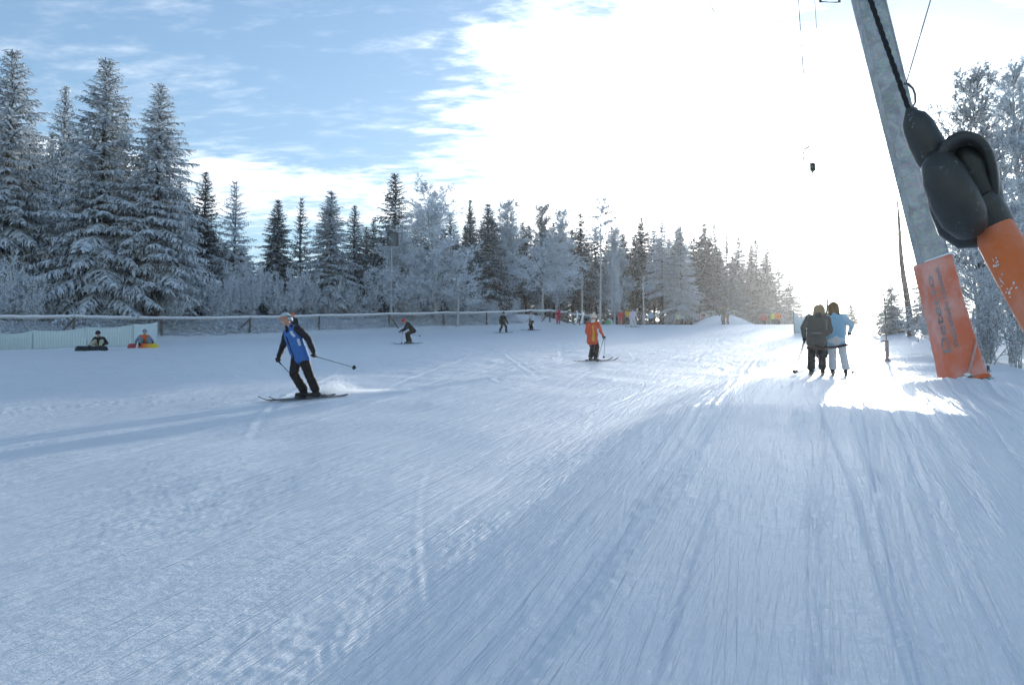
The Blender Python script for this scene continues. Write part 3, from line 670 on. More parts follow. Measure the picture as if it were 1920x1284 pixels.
def bush(px, d, top, wid, k, frost, label, group=None, cat='bush'):
    g = on_ground(px, d); H = pt(px, top, d).z - g.z; b = BUSH[k]
    e = empty('frosted_bush', g - Vector((0, 0, 0.05)), rt.uniform(0, 6.28)); sx = wid * d / FPX / (b[2] * 0.75)
    e.scale = (sx, sx, H / b[2] / 0.95)
    c = link('twigs', b[0], e); c.color = (frost, 0.6, 0, 1); link('stems', b[1], e)
    tag(e, label, cat, group)
HEDGE = ['frosted bush cut by the left edge behind the netting fence', 'tall spiky frosted bush in front of the leftmost spruce', 'wide frosted bush behind the middle of the netting fence', 'frosted bush just left of the broad drooping spruce',
    'frosted bush under the left branches of the broad drooping spruce', 'frosted bush between the two tallest left spruces', 'small frosted bush touching the bare trunk of the slim spruce', 'frosted bush right of the slim spruce trunk',
    'frosted bush below the dark spruce top on the left', 'pale frosted bush below the white larch', 'tallest frosted bush of the hedge, right of the white larch', 'frosted bush left of the skier in blue above the fence', 'frosted bush straight above the helmet of the skier in blue',
    'frosted bush right above the person with the orange cap', 'frosted bush at the foot of the thin ragged spruce', 'frosted bush at the foot of the broad grey spruce', 'frosted bush between the broad grey spruce and the floodlight mast', 'frosted bush just left of the floodlight mast',
    'frosted bush above the skier with the red cap', 'frosted bush at the foot of the big rounded white tree', 'frosted bush right of the big rounded white tree', 'small frosted bush left of the black-clad snowboarder', 'little frosted bush behind the black-clad snowboarder', 'last little frosted bush of the hedge by the pale-jacketed skier']
for i, (px, d, top, wid) in enumerate([(-20, 44, 500, 55), (20, 46, 480, 55), (62, 45, 520, 45), (100, 47, 540, 45), (140, 50, 520, 45), (215, 50, 525, 45), (250, 51, 535, 40),
        (320, 51, 520, 45), (352, 54, 498, 48), (395, 55, 505, 48), (432, 57, 492, 46), (470, 58, 498, 48), (510, 61, 495, 46), (548, 62, 500, 46), (585, 63, 518, 44),
        (622, 64, 528, 42), (660, 65, 535, 40), (700, 66, 520, 40), (772, 67, 530, 42), (812, 69, 520, 45), (850, 70, 540, 38), (885, 71, 548, 30), (925, 74, 560, 26), (965, 77, 560, 26)]):
    bush(px, d, top, wid, i % 3, 0.97 + 0.10 * rt.random() + 0.12, HEDGE[i])
for i, (px, d, top, wid) in enumerate([(1798, 25, 520, 55), (1850, 23, 505, 70), (1910, 22, 470, 80), (1965, 22, 480, 70), (1770, 30, 560, 40)]):
    bush(px, d, top, wid, i % 3, 0.88, ('dense frosted bush on the bank behind the orange mast', 'round frosted bush right of the mast padding', 'large frosted bush at the right edge of the photo', 'frosted bush just outside the right edge', 'small frosted bush hidden behind the mast')[i])
bush(1735, 44, 590, 30, 1, 0.9, 'low frosted bush beside the foot of the half-dead tree')
# felled branches behind the fence
def brush():
    r = np.random.default_rng(91); rb = Ribbons(); n = 3800
    k = r.uniform(0, len(FX) - 3.2, n); i = k.astype(int); w = k - i
    x = FX[i] * (1 - w) + FX[i + 1] * w; y = FY[i] * (1 - w) + FY[i + 1] * w
    off = r.gamma(1.6, 0.9, n) - 0.4
    x = x - 0.5 * off; y = y + 0.9 * off
    hh = np.clip(0.46 * np.exp(-((off - 1.5) / 1.6) ** 2) * (0.5 + perlin(x * 0.5, y * 0.5, 20) + 0.5), 0.05, 1.2)
    z = gz(x, y) + hh * r.uniform(0, 1, n)
    p0 = np.stack([x, y, z], -1); az = r.uniform(0, 6.3, n); el = r.normal(0.02, 0.22, n)
    d = np.stack([np.cos(az) * np.cos(el), np.sin(az) * np.cos(el), np.sin(el)], -1); l = r.uniform(0.3, 1.5, n)
    u = np.linspace(-0.5, 0.5, 4)
    P = p0[:, None] + d[:, None] * (l[:, None] * u)[..., None] + r.normal(0, 0.05, (n, 4, 3))
    rb.tubes(P, r.uniform(0.008, 0.024, n)[:, None] * np.ones((1, 4)), 3, np.clip(r.normal(0.45, 0.3, n), 0, 1))
    B, l2 = spawn(P, l, 3, 0.2, 1, 45, 0.4, (0, 0, 0), r, 3, 0.4)
    rb.strips(B, np.ones((len(l2), 3)) * 0.012, unit(np.cross(B[:, -1] - B[:, 0], r.normal(0, 1, (len(l2), 3)))), np.clip(r.normal(0.6, 0.25, len(l2)), 0, 1))
    o = link('brushwood', rb.mesh('brushwood'), None, M['needles']); o.color = (1.35, 1, 0, 1)
    tag(o, 'tangle of snow-dusted felled branches lying behind the rail fence', 'brushwood', kind='stuff')
brush()

# ------------------------------------------------------------------ more materials
M['wood'] = mat('weathered_wood', (0.11, 0.09, 0.075), 0.85, scale=9, var=0.3, bump=0.4, frost=0.25)
M['frost_wood'] = mat('frosted_wood', (0.30, 0.29, 0.28), 0.85, scale=9, var=0.25, bump=0.4, frost=0.7)
M['snowcap'] = mat('snow_cap', (0.84, 0.87, 0.91), 0.6, scale=20, var=0.04, bump=0.4)
M['net_white'] = mat('white_netting', (0.62, 0.72, 0.72), 0.7, scale=5, var=0.08, bump=0.2)
M['net_seam'] = mat('net_seam', (0.34, 0.44, 0.46), 0.7, scale=5, var=0.1, bump=0.1)
def galvanised():
    m, nt, b = mat_base('galvanised_steel')
    tcn = N(nt, 'ShaderNodeTexCoord')
    v = N(nt, 'ShaderNodeTexNoise', i_Scale=3.2, i_Detail=6.0, i_Roughness=0.62, i_Distortion=0.8); L(nt, tcn.outputs['Object'], v.inputs['Vector'])
    v2 = N(nt, 'ShaderNodeTexVoronoi', i_Scale=26.0); L(nt, tcn.outputs['Object'], v2.inputs['Vector'])
    c = mixcol(nt, smooth(nt, v.outputs[0], 0.3, 0.72), (0.20, 0.235, 0.26), (0.40, 0.44, 0.46))
    c = mixcol(nt, 0.22, c, v2.outputs['Color'], 'SOFT_LIGHT')
    L(nt, c, b.inputs['Base Color']); b.inputs['Metallic'].default_value = 0.35; b.inputs['Roughness'].default_value = 0.48
    L(nt, math_node(nt, 'ADD', 0.36, math_node(nt, 'MULTIPLY', v.outputs[0], 0.25)), b.inputs['Roughness'])
    bp = N(nt, 'ShaderNodeBump', i_Strength=0.12, i_Distance=0.01); L(nt, v.outputs[0], bp.inputs['Height']); L(nt, bp.outputs[0], b.inputs['Normal'])
    return m
M['steel'] = galvanised()
M['dark_steel'] = mat('dark_steel', (0.10, 0.11, 0.12), 0.5, metal=0.6, scale=12, var=0.2, bump=0.1)
M['rope'] = mat('black_rope', (0.018, 0.018, 0.02), 0.8, scale=60, var=0.3, bump=0.5)
M['cable'] = mat('steel_cable', (0.09, 0.095, 0.10), 0.5, metal=0.5, scale=60, var=0.2, bump=0.2)
M['rubber'] = mat('black_rubber', (0.034, 0.036, 0.033), 0.45, spec=0.5, scale=30, var=0.3, bump=0.12, bscale=140, frost=0.03)
def frosted_fabric(name, col, amount, scale=3.0):
    m, nt, b = mat_base(name)
    tcn = N(nt, 'ShaderNodeTexCoord')
    n1 = N(nt, 'ShaderNodeTexNoise', i_Scale=scale, i_Detail=5.0, i_Roughness=0.6); L(nt, tcn.outputs['Object'], n1.inputs['Vector'])
    n2 = N(nt, 'ShaderNodeTexNoise', i_Scale=scale * 22, i_Detail=5.0, i_Roughness=0.75); L(nt, tcn.outputs['Object'], n2.inputs['Vector'])
    fr = math_node(nt, 'ADD', math_node(nt, 'MULTIPLY', smooth(nt, n1.outputs[0], 0.38, 0.68), 0.55), math_node(nt, 'MULTIPLY', smooth(nt, n2.outputs[0], 0.55, 0.75), 0.5))
    fr = math_node(nt, 'MULTIPLY', fr, amount)
    c = mixcol(nt, fr, col, (0.78, 0.80, 0.83)); L(nt, c, b.inputs['Base Color'])
    b.inputs['Roughness'].default_value = 0.5; b.inputs['Specular IOR Level'].default_value = 0.35
    bp = N(nt, 'ShaderNodeBump', i_Strength=0.25, i_Distance=0.02); L(nt, n1.outputs[0], bp.inputs['Height']); L(nt, bp.outputs[0], b.inputs['Normal'])
    return m
M['pad'] = frosted_fabric('orange_vinyl', (0.66, 0.135, 0.055), 0.55, 1.6)
M['foam'] = frosted_fabric('orange_foam', (0.72, 0.17, 0.045), 0.30, 9.0)
M['letters'] = frosted_fabric('faded_lettering', (0.16, 0.13, 0.15), 0.45, 2.2)
def cloth(name, col, rough=0.75, var=0.12): 
    if name not in M: M[name] = mat(name, col, rough, spec=0.25, scale=16, var=var, bump=0.25, bscale=45)
    return M[name]

# ------------------------------------------------------------------ rail fence
def rail_fence():
    e = empty('rail_fence', on_ground(*FENCE[3])); inv = -e.location
    tag(e, 'long wooden rail fence with snow on its rail below the wood', 'fence')
    r = random.Random(3)
    tops = []
    for i, (p, d) in enumerate(FENCE):
        g = on_ground(p, d) + inv; h = 1.12 if i > 1 else 1.25
        m = MB(); m.tube([g - Vector((0, 0, 0.3)), g + Vector((r.uniform(-.03, .03), 0, h))], [0.075, 0.065], 8); m.build('post', M['wood'], e)
        tops.append(g + Vector((0, 0, h - 0.06)))
    for i in range(len(tops) - 1):
        a, b = tops[i], tops[i + 1]; dirn = (b - a).normalized()
        mid = (a + b) / 2 - Vector((0, 0, 0.05 + 0.03 * r.random()))
        m = MB(); m.tube([a - dirn * 0.15, mid, b + dirn * 0.15], [0.07, 0.064, 0.058], 8); rl = m.build('rail', M['frost_wood'], e)
        pts = []
        for k in range(13):
            w = k / 12; q = (a * (1 - w) + mid * w) * (1 - w) + (mid * (1 - w) + b * w) * w
            pts.append(q + Vector((0, 0, 0.075 + 0.012 * math.sin(k * 2.1 + i))))
        m = MB(); m.tube(pts, [0.070 + 0.014 * r.random() for _ in pts], 7, squash=0.8); sc_ = m.build('snow_cap', M['snowcap'], rl)
    for i, s in ((3, -1), (5, 1), (9, -1), (1, -1)):
        a = tops[i] - Vector((0, 0, 0.1)); g = a + Vector((s * 0.85, -0.25, 0)); gg = Vector((g.x, g.y, G(g.x - inv.x, g.y - inv.y) + inv.z - 0.1))
        m = MB(); m.tube([gg, a], 0.05, 7); m.build('brace', M['wood'], e)
rail_fence()
def short_fence():
    pts = [(1072, 78), (1110, 80)]
    e = empty('barrier_rail', on_ground(1090, 79)); inv = -e.location
    tag(e, 'short white frosted barrier rail in front of the tall larch stem', 'barrier')
    tp = []
    for p, d in pts:
        g = on_ground(p, d) + inv; m = MB(); m.tube([g - Vector((0, 0, 0.3)), g + Vector((0, 0, 1.0))], 0.06, 7); m.build('post', M['frost_wood'], e); tp.append(g + Vector((0, 0, 0.97)))
    m = MB(); m.tube([tp[0] - Vector((0.3, 0, 0)), tp[1] + Vector((0.2, 0, 0))], 0.06, 7); rl = m.build('rail', M['frost_wood'], e)
    m = MB(); m.tube([tp[0] + Vector((-0.3, 0, 0.06)), tp[1] + Vector((0.2, 0, 0.06))], 0.05, 7); m.build('snow_cap', M['snowcap'], rl)
    m = MB(); m.tube([tp[1] - Vector((0, 0, 0.1)), tp[1] + Vector((-0.8, -0.1, -1.05))], 0.045, 6); m.build('brace', M['frost_wood'], e)
short_fence()
def trestle():
    e = empty('bent_trestle', on_ground(1086, 74)); tag(e, 'white rime-covered bent trestle with dark feet at the end of the fence', 'trestle')
    for sx in (-0.28, 0.24):
        m = MB(); m.tube([(sx - 0.15, 0, 0.02), (sx - 0.02, 0, 0.3), (sx + 0.1, 0, 0.75), (sx + 0.14, 0, 1.05), (sx + 0.02, 0, 1.35)], [0.10, 0.085, 0.08, 0.075, 0.05], 8); m.build('leg', M['snowcap'], e)
        m = MB(); m.box((sx - 0.15, 0, 0.05), (0.22, 0.2, 0.1)); m.build('foot', M['dark_steel'], e)
    m = MB(); m.tube([(-0.2, 0, 1.02), (0.1, 0.02, 1.0), (0.42, 0, 1.04)], 0.07, 8); m.build('crossbar', M['snowcap'], e)
trestle()

# ------------------------------------------------------------------ white snow fence with net panels
def snow_net():
    P = [(-70, 36), (-5, 37), (60, 38), (162, 40), (250, 42), (294, 45.5)]; tops = [622, 624, 619, 613, 607, 603]
    e = empty('snow_fence', on_ground(*P[2])); inv = -e.location
    tag(e, 'pale greenish-white netting fence behind the two seated snowboarders', 'netting fence')
    pos = []
    for i, ((p, d), tp) in enumerate(zip(P, tops)):
        g = on_ground(p, d) + inv; h = pt(p, tp, d).z + inv.z
        m = MB(); m.tube([g - Vector((0, 0, 0.3)), Vector((g.x, g.y, h + 0.05))], 0.022, 7); m.build('post', M['net_seam'] if i != 5 else M['frost_wood'], e)
        pos.append((g, h))
    for i in range(len(pos) - 1):
        (a, ha), (b, hb) = pos[i], pos[i + 1]; nx, nz = 40, 10; V = []
        for j in range(nx):
            w = j / (nx - 1); bas = a * (1 - w) + b * w
            gx = G(bas.x - inv.x, bas.y - inv.y) + inv.z - 0.02
            top = ha * (1 - w) + hb * w - 0.10 * math.sin(math.pi * w) * (1 if i != 4 else 0.6)
            for k in range(nz):
                q = k / (nz - 1)
                V.append((bas.x, bas.y + 0.035 * math.sin(math.pi * w) * math.sin(2.2 * q * math.pi) + 0.012 * math.sin(j * 1.9) + 0.06 * math.sin(3 * w + q * 2 + i), gx * (1 - q) + top * q))
        i0 = np.arange(nx - 1)[:, None] * nz + np.arange(nz - 1)[None]
        F = np.stack([i0, i0 + nz, i0 + nz + 1, i0 + 1], -1).reshape(-1, 4)
        pn = link('net_panel', np_mesh('net_panel', np.array(V), F, True), e, M['net_white'])
        md = pn.modifiers.new('thickness', 'SOLIDIFY'); md.thickness = 0.012
        if i < 4:
            m = MB()
            for j in range(1, nx - 1):
                v0 = Vector(V[j * nz]); v1 = Vector(V[j * nz + nz - 1]); off = Vector((0, -0.014, 0))
                if j % 2: m.tube([Vector(V[j * nz + k]) + off for k in range(0, nz, 3)], 0.006, 4, False)
            o = m.build('mesh_strands', M['net_seam'], pn); tag(o, kind='stuff')
snow_net()
def sag_net():
    e = empty('safety_net', on_ground(1489, 62)); inv = -e.location
    tag(e, 'pale sagging safety net left of the lift riders at the crest', 'net')
    ps = [(1489, 62, 583), (1517, 60, 586), (1560, 60, 592)]; pos = []
    for p, d, tp in ps:
        g = on_ground(p, d) + inv; h = pt(p, tp, d).z + inv.z
        m = MB(); m.tube([g - Vector((0, 0, 0.3)), Vector((g.x, g.y, h + 0.03))], 0.03, 7); m.build('post', M['wood'], e); pos.append((g, h))
    for i in range(2):
        (a, ha), (b, hb) = pos[i], pos[i + 1]; nx, nz = 16, 6; V = []
        for j in range(nx):
            w = j / (nx - 1); bas = a * (1 - w) + b * w
            gx = G(bas.x - inv.x, bas.y - inv.y) + inv.z; top = ha * (1 - w) + hb * w - 0.55 * math.sin(math.pi * w) * 0.9
            top = max(top, gx + 0.25)
            for k in range(nz): q = k / (nz - 1); V.append((bas.x, bas.y + 0.08 * math.sin(q * 3 + j), gx * (1 - q) + top * q))
        i0 = np.arange(nx - 1)[:, None] * nz + np.arange(nz - 1)[None]
        pn = link('net_panel', np_mesh('net_panel', np.array(V), np.stack([i0, i0 + nz, i0 + nz + 1, i0 + 1], -1).reshape(-1, 4), True), e, M['net_white'])
        md = pn.modifiers.new('thickness', 'SOLIDIFY'); md.thickness = 0.012
sag_net()

# ------------------------------------------------------------------ floodlight masts
M['lamp_glass'] = mat('lamp_glass', (0.16, 0.19, 0.20), 0.2, scale=5, var=0.1, bump=0)
def flood(px, d, top, label, head=True, hw=0.55):
    g = on_ground(px, d); H = pt(px, top, d).z - g.z
    e = empty('floodlight_mast', g); tag(e, label, 'lamp post')
    m = MB(); m.tube([(0, 0, -0.3), (0, 0, 1.2)], [0.13, 0.125], 10); m.build('base', M['frost_wood'], e)
    m = MB(); m.tube([(0, 0, 1.2), (0, 0, H - 0.2)], [0.085, 0.055], 10); m.build('pole', M['frost_wood'], e)
    if head:
        Mx = Matrix.Rotation(R(-12), 3, 'Z') @ Matrix.Rotation(R(14), 3, 'X') @ Matrix.Rotation(R(6), 3, 'Y')
        c = Vector((0.08, -0.1, H + 0.25))
        m = MB(); hh = hw * 1.25
        for dx, dz, sx, sz in ((-hw, 0, .09, 2 * hh + .09), (hw, 0, .09, 2 * hh + .09), (0, -hh, 2 * hw - .09, .09), (0, hh, 2 * hw - .09, .09)):
            m.box(c + Mx @ Vector((dx, 0, dz)), (sx, .22, sz), Mx)
        hd = m.build('lamp_housing', M['dark_steel'], e)
        m = MB(); m.box(c + Mx @ Vector((0, 0.03, 0)), (2 * hw - .09, .06, 2 * hh - .09), Mx); m.build('lamp_glass', M['lamp_glass'], hd)
        m = MB(); m.tube([(0, 0, H - 0.3), (0, 0.05, H + 0.05), c + Mx @ Vector((0, 0.12, -0.2))], 0.04, 7); m.build('bracket', M['dark_steel'], e)
flood(733, 65, 452, 'tall thin mast with square dark-framed floodlight behind the rail fence', True, 0.42)
flood(1092, 77, 512, 'pale mast with small lamp left of the tall bare larch stem', True, 0.22)
flood(1207, 82, 515, 'thin frosted mast with small lamp in front of the dark wood right', True, 0.16)

# ------------------------------------------------------------------ snow mound with railings
def mound():
    g = on_ground(1355, 80); nx, ny = 40, 16; V = []
    W = (1412 - 1298) / FPX * 80
    for j in range(ny):
        v = j / (ny - 1) * 2 - 1
        for i in range(nx):
            u = i / (nx - 1) * 2 - 1; x = u * W / 2 * 1.05
            top = np.interp(u, [-1, -0.55, -0.2, 0.25, 0.5, 0.8, 1.0], [0, 0.72, 1.0, 1.0, 0.75, 0.25, 0])
            h = 1.12 * top * math.sqrt(max(0, 1 - v * v)) + 0.03 * math.sin(i * 2.3 + j)
            y = v * 2.2; V.append((x, y, G(g.x + x, g.y + y) - g.z - 0.06 + h))
    i0 = np.arange(ny - 1)[:, None] * nx + np.arange(nx - 1)[None]
    o = link('snow_mound', np_mesh('snow_mound', np.array(V), np.stack([i0, i0 + 1, i0 + nx + 1, i0 + nx], -1).reshape(-1, 4), True), None, M['snow']); o.location = g
    tag(o, kind='structure')
    def railing(pts, drop, label):
        e = empty('wooden_railing', on_ground(pts[0][0], pts[0][2])); inv = -e.location; tag(e, label, 'railing')
        q = [pt(*p) + inv for p in pts]
        m = MB(); m.tube(q, 0.055, 7); m.build('rail', M['frost_wood'], e)
        q2 = [p - Vector((0, 0, drop)) for p in q]
        m = MB(); m.tube(q2, 0.05, 7); m.build('rail', M['frost_wood'], e)
        for p in q:
            gz_ = G(p.x - inv.x, p.y - inv.y) + inv.z
            m = MB(); m.tube([Vector((p.x, p.y, gz_)), p + Vector((0, 0, 0.04))], 0.05, 6); m.build('post', M['frost_wood'], e)
    railing([(1299, 598, 82), (1313, 588, 82), (1336, 583, 82), (1340, 583.5, 82)], 0.45, 'frosted two-rail railing climbing the left side of the snow mound')
    railing([(1352, 589, 82), (1363, 586, 82), (1377, 582, 82)], 0.4, 'short frosted railing behind the top of the snow mound')
mound()

# ------------------------------------------------------------------ marker pole
def marker():
    g = on_ground(1664, 25); H = pt(1661, 505, 25).z - g.z
    e = empty('marker_pole', g); tag(e, 'thin slalom-like marker pole with reddish lower sleeve right of the lift riders', 'pole')
    m = MB(); m.tube([(0, 0, -0.2), (-0.02, 0, H * 0.5), (-0.06, 0, H)], [0.022, 0.019, 0.012], 8); m.build('shaft', cloth('marker_red', (0.26, 0.15, 0.13)), e)
    m = MB(); m.tube([(0, 0, -0.02), (0, 0, 0.62)], 0.055, 9); m.build('sleeve', cloth('marker_grey', (0.34, 0.24, 0.24)), e)
    m = MB(); m.box((-0.06, 0, 0.64), (0.2, 0.05, 0.05)); m.build('cross_piece', M['wood'], e)
    m = MB(); m.tube([(0, 0, -0.05), (0, 0, 0.05)], 0.10, 10); m.build('foot', cloth('marker_grey', (0.34, 0.24, 0.24)), e)
marker()

# ------------------------------------------------------------------ lift mast
def frame_on(axis, facing):
    a = axis.normalized(); n = (facing - a * facing.dot(a)).normalized(); r = n.cross(a) * -1
    return a, r, n       # up the mast, to the viewer's right, towards the viewer
def lift_mast():
    base = pt(1806, 722, 13.0); g0 = G(base.x, base.y)
    top = pt(1626, 0, 13.3); ax = (top - base).normalized()
    to_cam = Vector((-base.x, -base.y, 0)).normalized(); facing = Matrix.Rotation(R(21), 3, 'Z') @ to_cam
    a, r, n = frame_on(ax, facing)
    W = 0.40; Dp = 0.34
    e = empty('lift_mast', base); tag(e, 'leaning galvanised steel lift mast with orange padding round its foot', 'lift mast')
    def P(x, y, z): return r * x + n * y + a * z          # local to the base
    Lm = (pt(1548, -310, 13.4) - base).length
    def prism(prof, z0, z1, name, mat_, parent, flare=1.0, nz=2, wob=0.0, bevel=0.0):
        V = []; k = len(prof); rr = random.Random(8)
        for i in range(nz):
            w = i / (nz - 1); f = flare * (1 - w) + w
            for (x, y) in prof:
                o = 1 + wob * math.sin(7 * w + x * 9) * 0.5 + wob * math.sin(17 * w + y * 5) * 0.5
                V.append(P(x * f * o, y * f * o, z0 + (z1 - z0) * w))
        F = [(i * k + j, i * k + (j + 1) % k, (i + 1) * k + (j + 1) % k, (i + 1) * k + j) for i in range(nz - 1) for j in range(k)]
        F += [tuple(range(k - 1, -1, -1)), tuple(range((nz - 1) * k, nz * k))]
        me = D.meshes.new(name); me.from_pydata([tuple(v) for v in V], [], F); me.update()
        o = link(name, me, parent, mat_)
        if bevel: md = o.modifiers.new('bevel', 'BEVEL'); md.width = bevel; md.segments = 3; md.limit_method = 'ANGLE'; md.angle_limit = R(50)
        return o
    h, q = W / 2, Dp / 2
    box = [(-h, -q), (h, -q), (h, q), (-h, q)]
    post = prism(box, -0.35, Lm, 'steel_post', M['steel'], e, bevel=0.018)
    # folded edge seams of the box girder
    for sx in (-1, 1):
        m = MB(); m.tube([P(sx * (h + 0.004), q * 0.985, 2.0), P(sx * (h + 0.004), q * 0.985, Lm)], 0.012, 6); m.build('weld_seam', M['steel'], post)
    m = MB(); Mx = Matrix((r, n, a)).transposed()
    m.box(P(h + 0.05, -q * 0.55, Lm * 0.62), (0.10, 0.16, Lm * 0.70), Mx); m.build('cable_duct', M['steel'], e)
    # base plate and bolts
    ez = Vector((0, 0, 1)); ground_z = g0 - base.z
    m = MB(); fl = [(-h + .02, -q - .1), (h + .22, -q - .1), (h + .22, q + .03), (-h + .02, q + .03)]
    m.add([P(x, y, 0) .__class__((P(x, y, 0).x, P(x, y, 0).y, ground_z + dz)) for dz in (-0.3, 0.045) for x, y in fl], [(3, 2, 1, 0), (4, 5, 6, 7), (0, 1, 5, 4), (1, 2, 6, 5), (2, 3, 7, 6), (3, 0, 4, 7)])
    m.build('base_plate', M['steel'], e)
    for bx, by in ((h + .12, q + .02), (h + .12, -q * 0.2), (h + .14, -q), (h + .05, -q - .04)):
        c = P(bx, by, 0); c.z = ground_z
        m = MB(); m.tube([c, c + Vector((0, 0, 0.30))], 0.022, 10); bt = m.build('bolt', M['dark_steel'], e)
        for zz in (0.10, 0.17):
            m = MB(); m.tube([c + Vector((0, 0, zz)), c + Vector((0, 0, zz + 0.05))], 0.045, 6); m.build('nut', M['steel'], bt)
        m = MB(); m.tube([c + Vector((0, 0, 0.075)), c + Vector((0, 0, 0.10))], 0.075, 14); m.build('washer', M['steel'], bt)
        m = MB(); m.ball(c + Vector((0.0, -0.01, 0.155)), (0.06, 0.05, 0.03), 9, 6); m.build('snow_clump', M['snowcap'], bt)
        m = MB(); m.ball(c + Vector((0.0, 0.0, 0.305)), (0.028, 0.028, 0.02), 9, 6); m.build('snow_clump', M['snowcap'], bt)
    # padding: four corners rounded, a little wider at the foot, lightly crumpled
    prof = []; pw, pd = h + 0.055, q + 0.07; rc = 0.075
    for cx, cy, a0 in ((pw - rc, pd - rc, 0), (-pw + rc, pd - rc, 90), (-pw + rc, -pd + rc, 180), (pw - rc, -pd + rc, 270)):
        for k in range(5): w = R(a0 + k * 22.5); prof.append((cx + rc * math.cos(w), cy + rc * math.sin(w)))
    z0 = 0.10; z1 = (pt(1752, 486, 13.0) - base).dot(a)
    nz = 26; V = []; k = len(prof)
    for i in range(nz):
        w = i / (nz - 1)
        for (x, y) in prof:
            bulge = 1 + 0.26 * (1 - w) ** 2.2 * (1 if x > 0 else 0.55) + 0.012 * math.sin(31 * w + 6 * x) * math.sin(9 * w + 3 * y) + 0.012 * math.sin(w * 60 + x * 8) * (1 if 0.3 < w < 0.62 else 0.3)
            V.append(P(x * bulge, y * bulge, z0 + (z1 - z0) * w + 0.02 * math.sin(x * 7 + 1) + (0.05 * x if i == nz - 1 else 0)))
    F = [(i * k + j, i * k + (j + 1) % k, (i + 1) * k + (j + 1) % k, (i + 1) * k + j) for i in range(nz - 1) for j in range(k)]
    me = D.meshes.new('padding'); me.from_pydata([tuple(v) for v in V], [], F); me.polygons.foreach_set('use_smooth', np.ones(len(F), bool)); me.update()
    pad = link('padding', me, e, M['pad']); md = pad.modifiers.new('thickness', 'SOLIDIFY'); md.thickness = 0.04; md.offset = 1
    pad['label'] = 'orange vinyl padding dusted with frost, dark lettering running up it'
    # snow caught on the upper rim
    rim = V[(nz - 1) * k:]; m = MB()
    ring = [Vector(p) * 1.0 + a * 0.01 for p in rim]; m.tube(ring[0:7], [0.012, .03, .034, .03, .026, .02, .012], 7, squash=0.6); m.build('rim_snow', M['snowcap'], pad)
    # hem at the foot
    m = MB(); m.tube([Vector(p) for p in V[:k]] + [Vector(V[0])], 0.03, 7); m.build('hem', cloth('orange_hem', (0.66, 0.13, 0.03)), pad)
    # diagonal tie strap and hooks
    def face_pt(u, w):           # u -1..1 across the front face, w 0..1 up the pad
        x = u * (pw - 0.02); b = 1 + 0.26 * (1 - w) ** 2.2 * (1 if x > 0 else 0.55)
        return P(x * b, pd * b + 0.02, z0 + (z1 - z0) * w)
    m = MB(); m.tube([face_pt(-0.12, 0.03), face_pt(0.2, 0.1), face_pt(0.6, 0.2), face_pt(0.98, 0.295)], 0.022, 6); m.build('tie_strap', cloth('strap_pink', (0.55, 0.34, 0.32)), pad)
    for u_, w_ in ((-0.10, 0.02), (-0.55, 0.0), (-0.3, 0.0)):
        c = face_pt(u_, w_) + n * 0.03
        m = MB(); m.tube([c + r * 0.07 * math.cos(t_) + a * 0.05 * math.sin(t_) for t_ in np.linspace(0, 6.0, 12)], 0.022, 6); hk = m.build('shackle', M['steel'], pad)
        m = MB(); m.ball(c + a * 0.05, (0.055, 0.04, 0.03), 9, 6); m.build('snow_clump', M['snowcap'], hk)
    # lettering running up the padding
    def letters(txt, size, u_, w_, wscale, squeeze):
        cu = D.curves.new('lettering', 'FONT'); cu.body = txt; cu.size = size; cu.extrude = 0.002; cu.offset = 0.006 if size > 0.25 else 0.002
        tmp = D.objects.new('tmp_text', cu); COL.objects.link(tmp); dg = bpy.context.evaluated_depsgraph_get()
        me = D.meshes.new_from_object(tmp.evaluated_get(dg)); D.objects.remove(tmp); D.curves.remove(cu)
        n_ = len(me.vertices); co = np.empty(n_ * 3, np.float32); me.vertices.foreach_get('co', co); co = co.reshape(-1, 3)
        span = co[:, 0].max()
        out = []
        for x, y, z in co:
            w = w_ + (x / span) * wscale
            xx = u_ * (pw - 0.02) - y * squeeze; b = 1 + 0.26 * (1 - w) ** 2.2 * (1 if xx > 0 else 0.55)
            out.append(P(xx * b, pd * b + 0.016 + z + 0.012 * abs(math.sin(31 * w)), z0 + (z1 - z0) * w))
        me.vertices.foreach_set('co', np.array(out, np.float32).reshape(-1)); me.update()
        o = link('lettering', me, pad, M['letters']); o['label'] = 'dark lettering running up the padding'
    letters('Detecto', 0.18, -0.66, 0.235, 0.64, 0.85)
    letters('Werbestudio Neustadt', 0.10, -0.10, 0.27, 0.66, 1.0)
    # cross arm, rollers and the rope catcher just above the picture
    zt = Lm - 0.25
    ctr = P(0, 0, zt); lf = Vector((-UY, UX, 0))          # lift line's left
    m = MB(); c0 = ctr + lf * -0.9; c1 = ctr + lf * 2.9
    Mx2 = Matrix((lf, Vector((UX, UY, 0)), Vector((0, 0, 1)))).transposed()
    m.box((c0 + c1) / 2 + Vector((0, 0, 0.42)), ((c1 - c0).length, 0.22, 0.26), Mx2); arm = m.build('cross_arm', M['steel'], e)
    for k_ in (c1 + lf * -0.25, ctr + lf * 0.4):
        for sgn in (-0.35, 0.35):
            cc = k_ + Vector((UX, UY, 0)) * sgn + Vector((0, 0, 0.1))
            m = MB(); m.tube([cc - lf * 0.035, cc + lf * 0.035], 0.17, 18); m.build('roller', M['rubber'], arm)
        m = MB(); m.box(k_ + Vector((0, 0, 0.18)), (0.05, 0.95, 0.12), Mx2); m.build('roller_beam', M['dark_steel'], arm)
    cb = pt(1556, 4, 13.2) - base
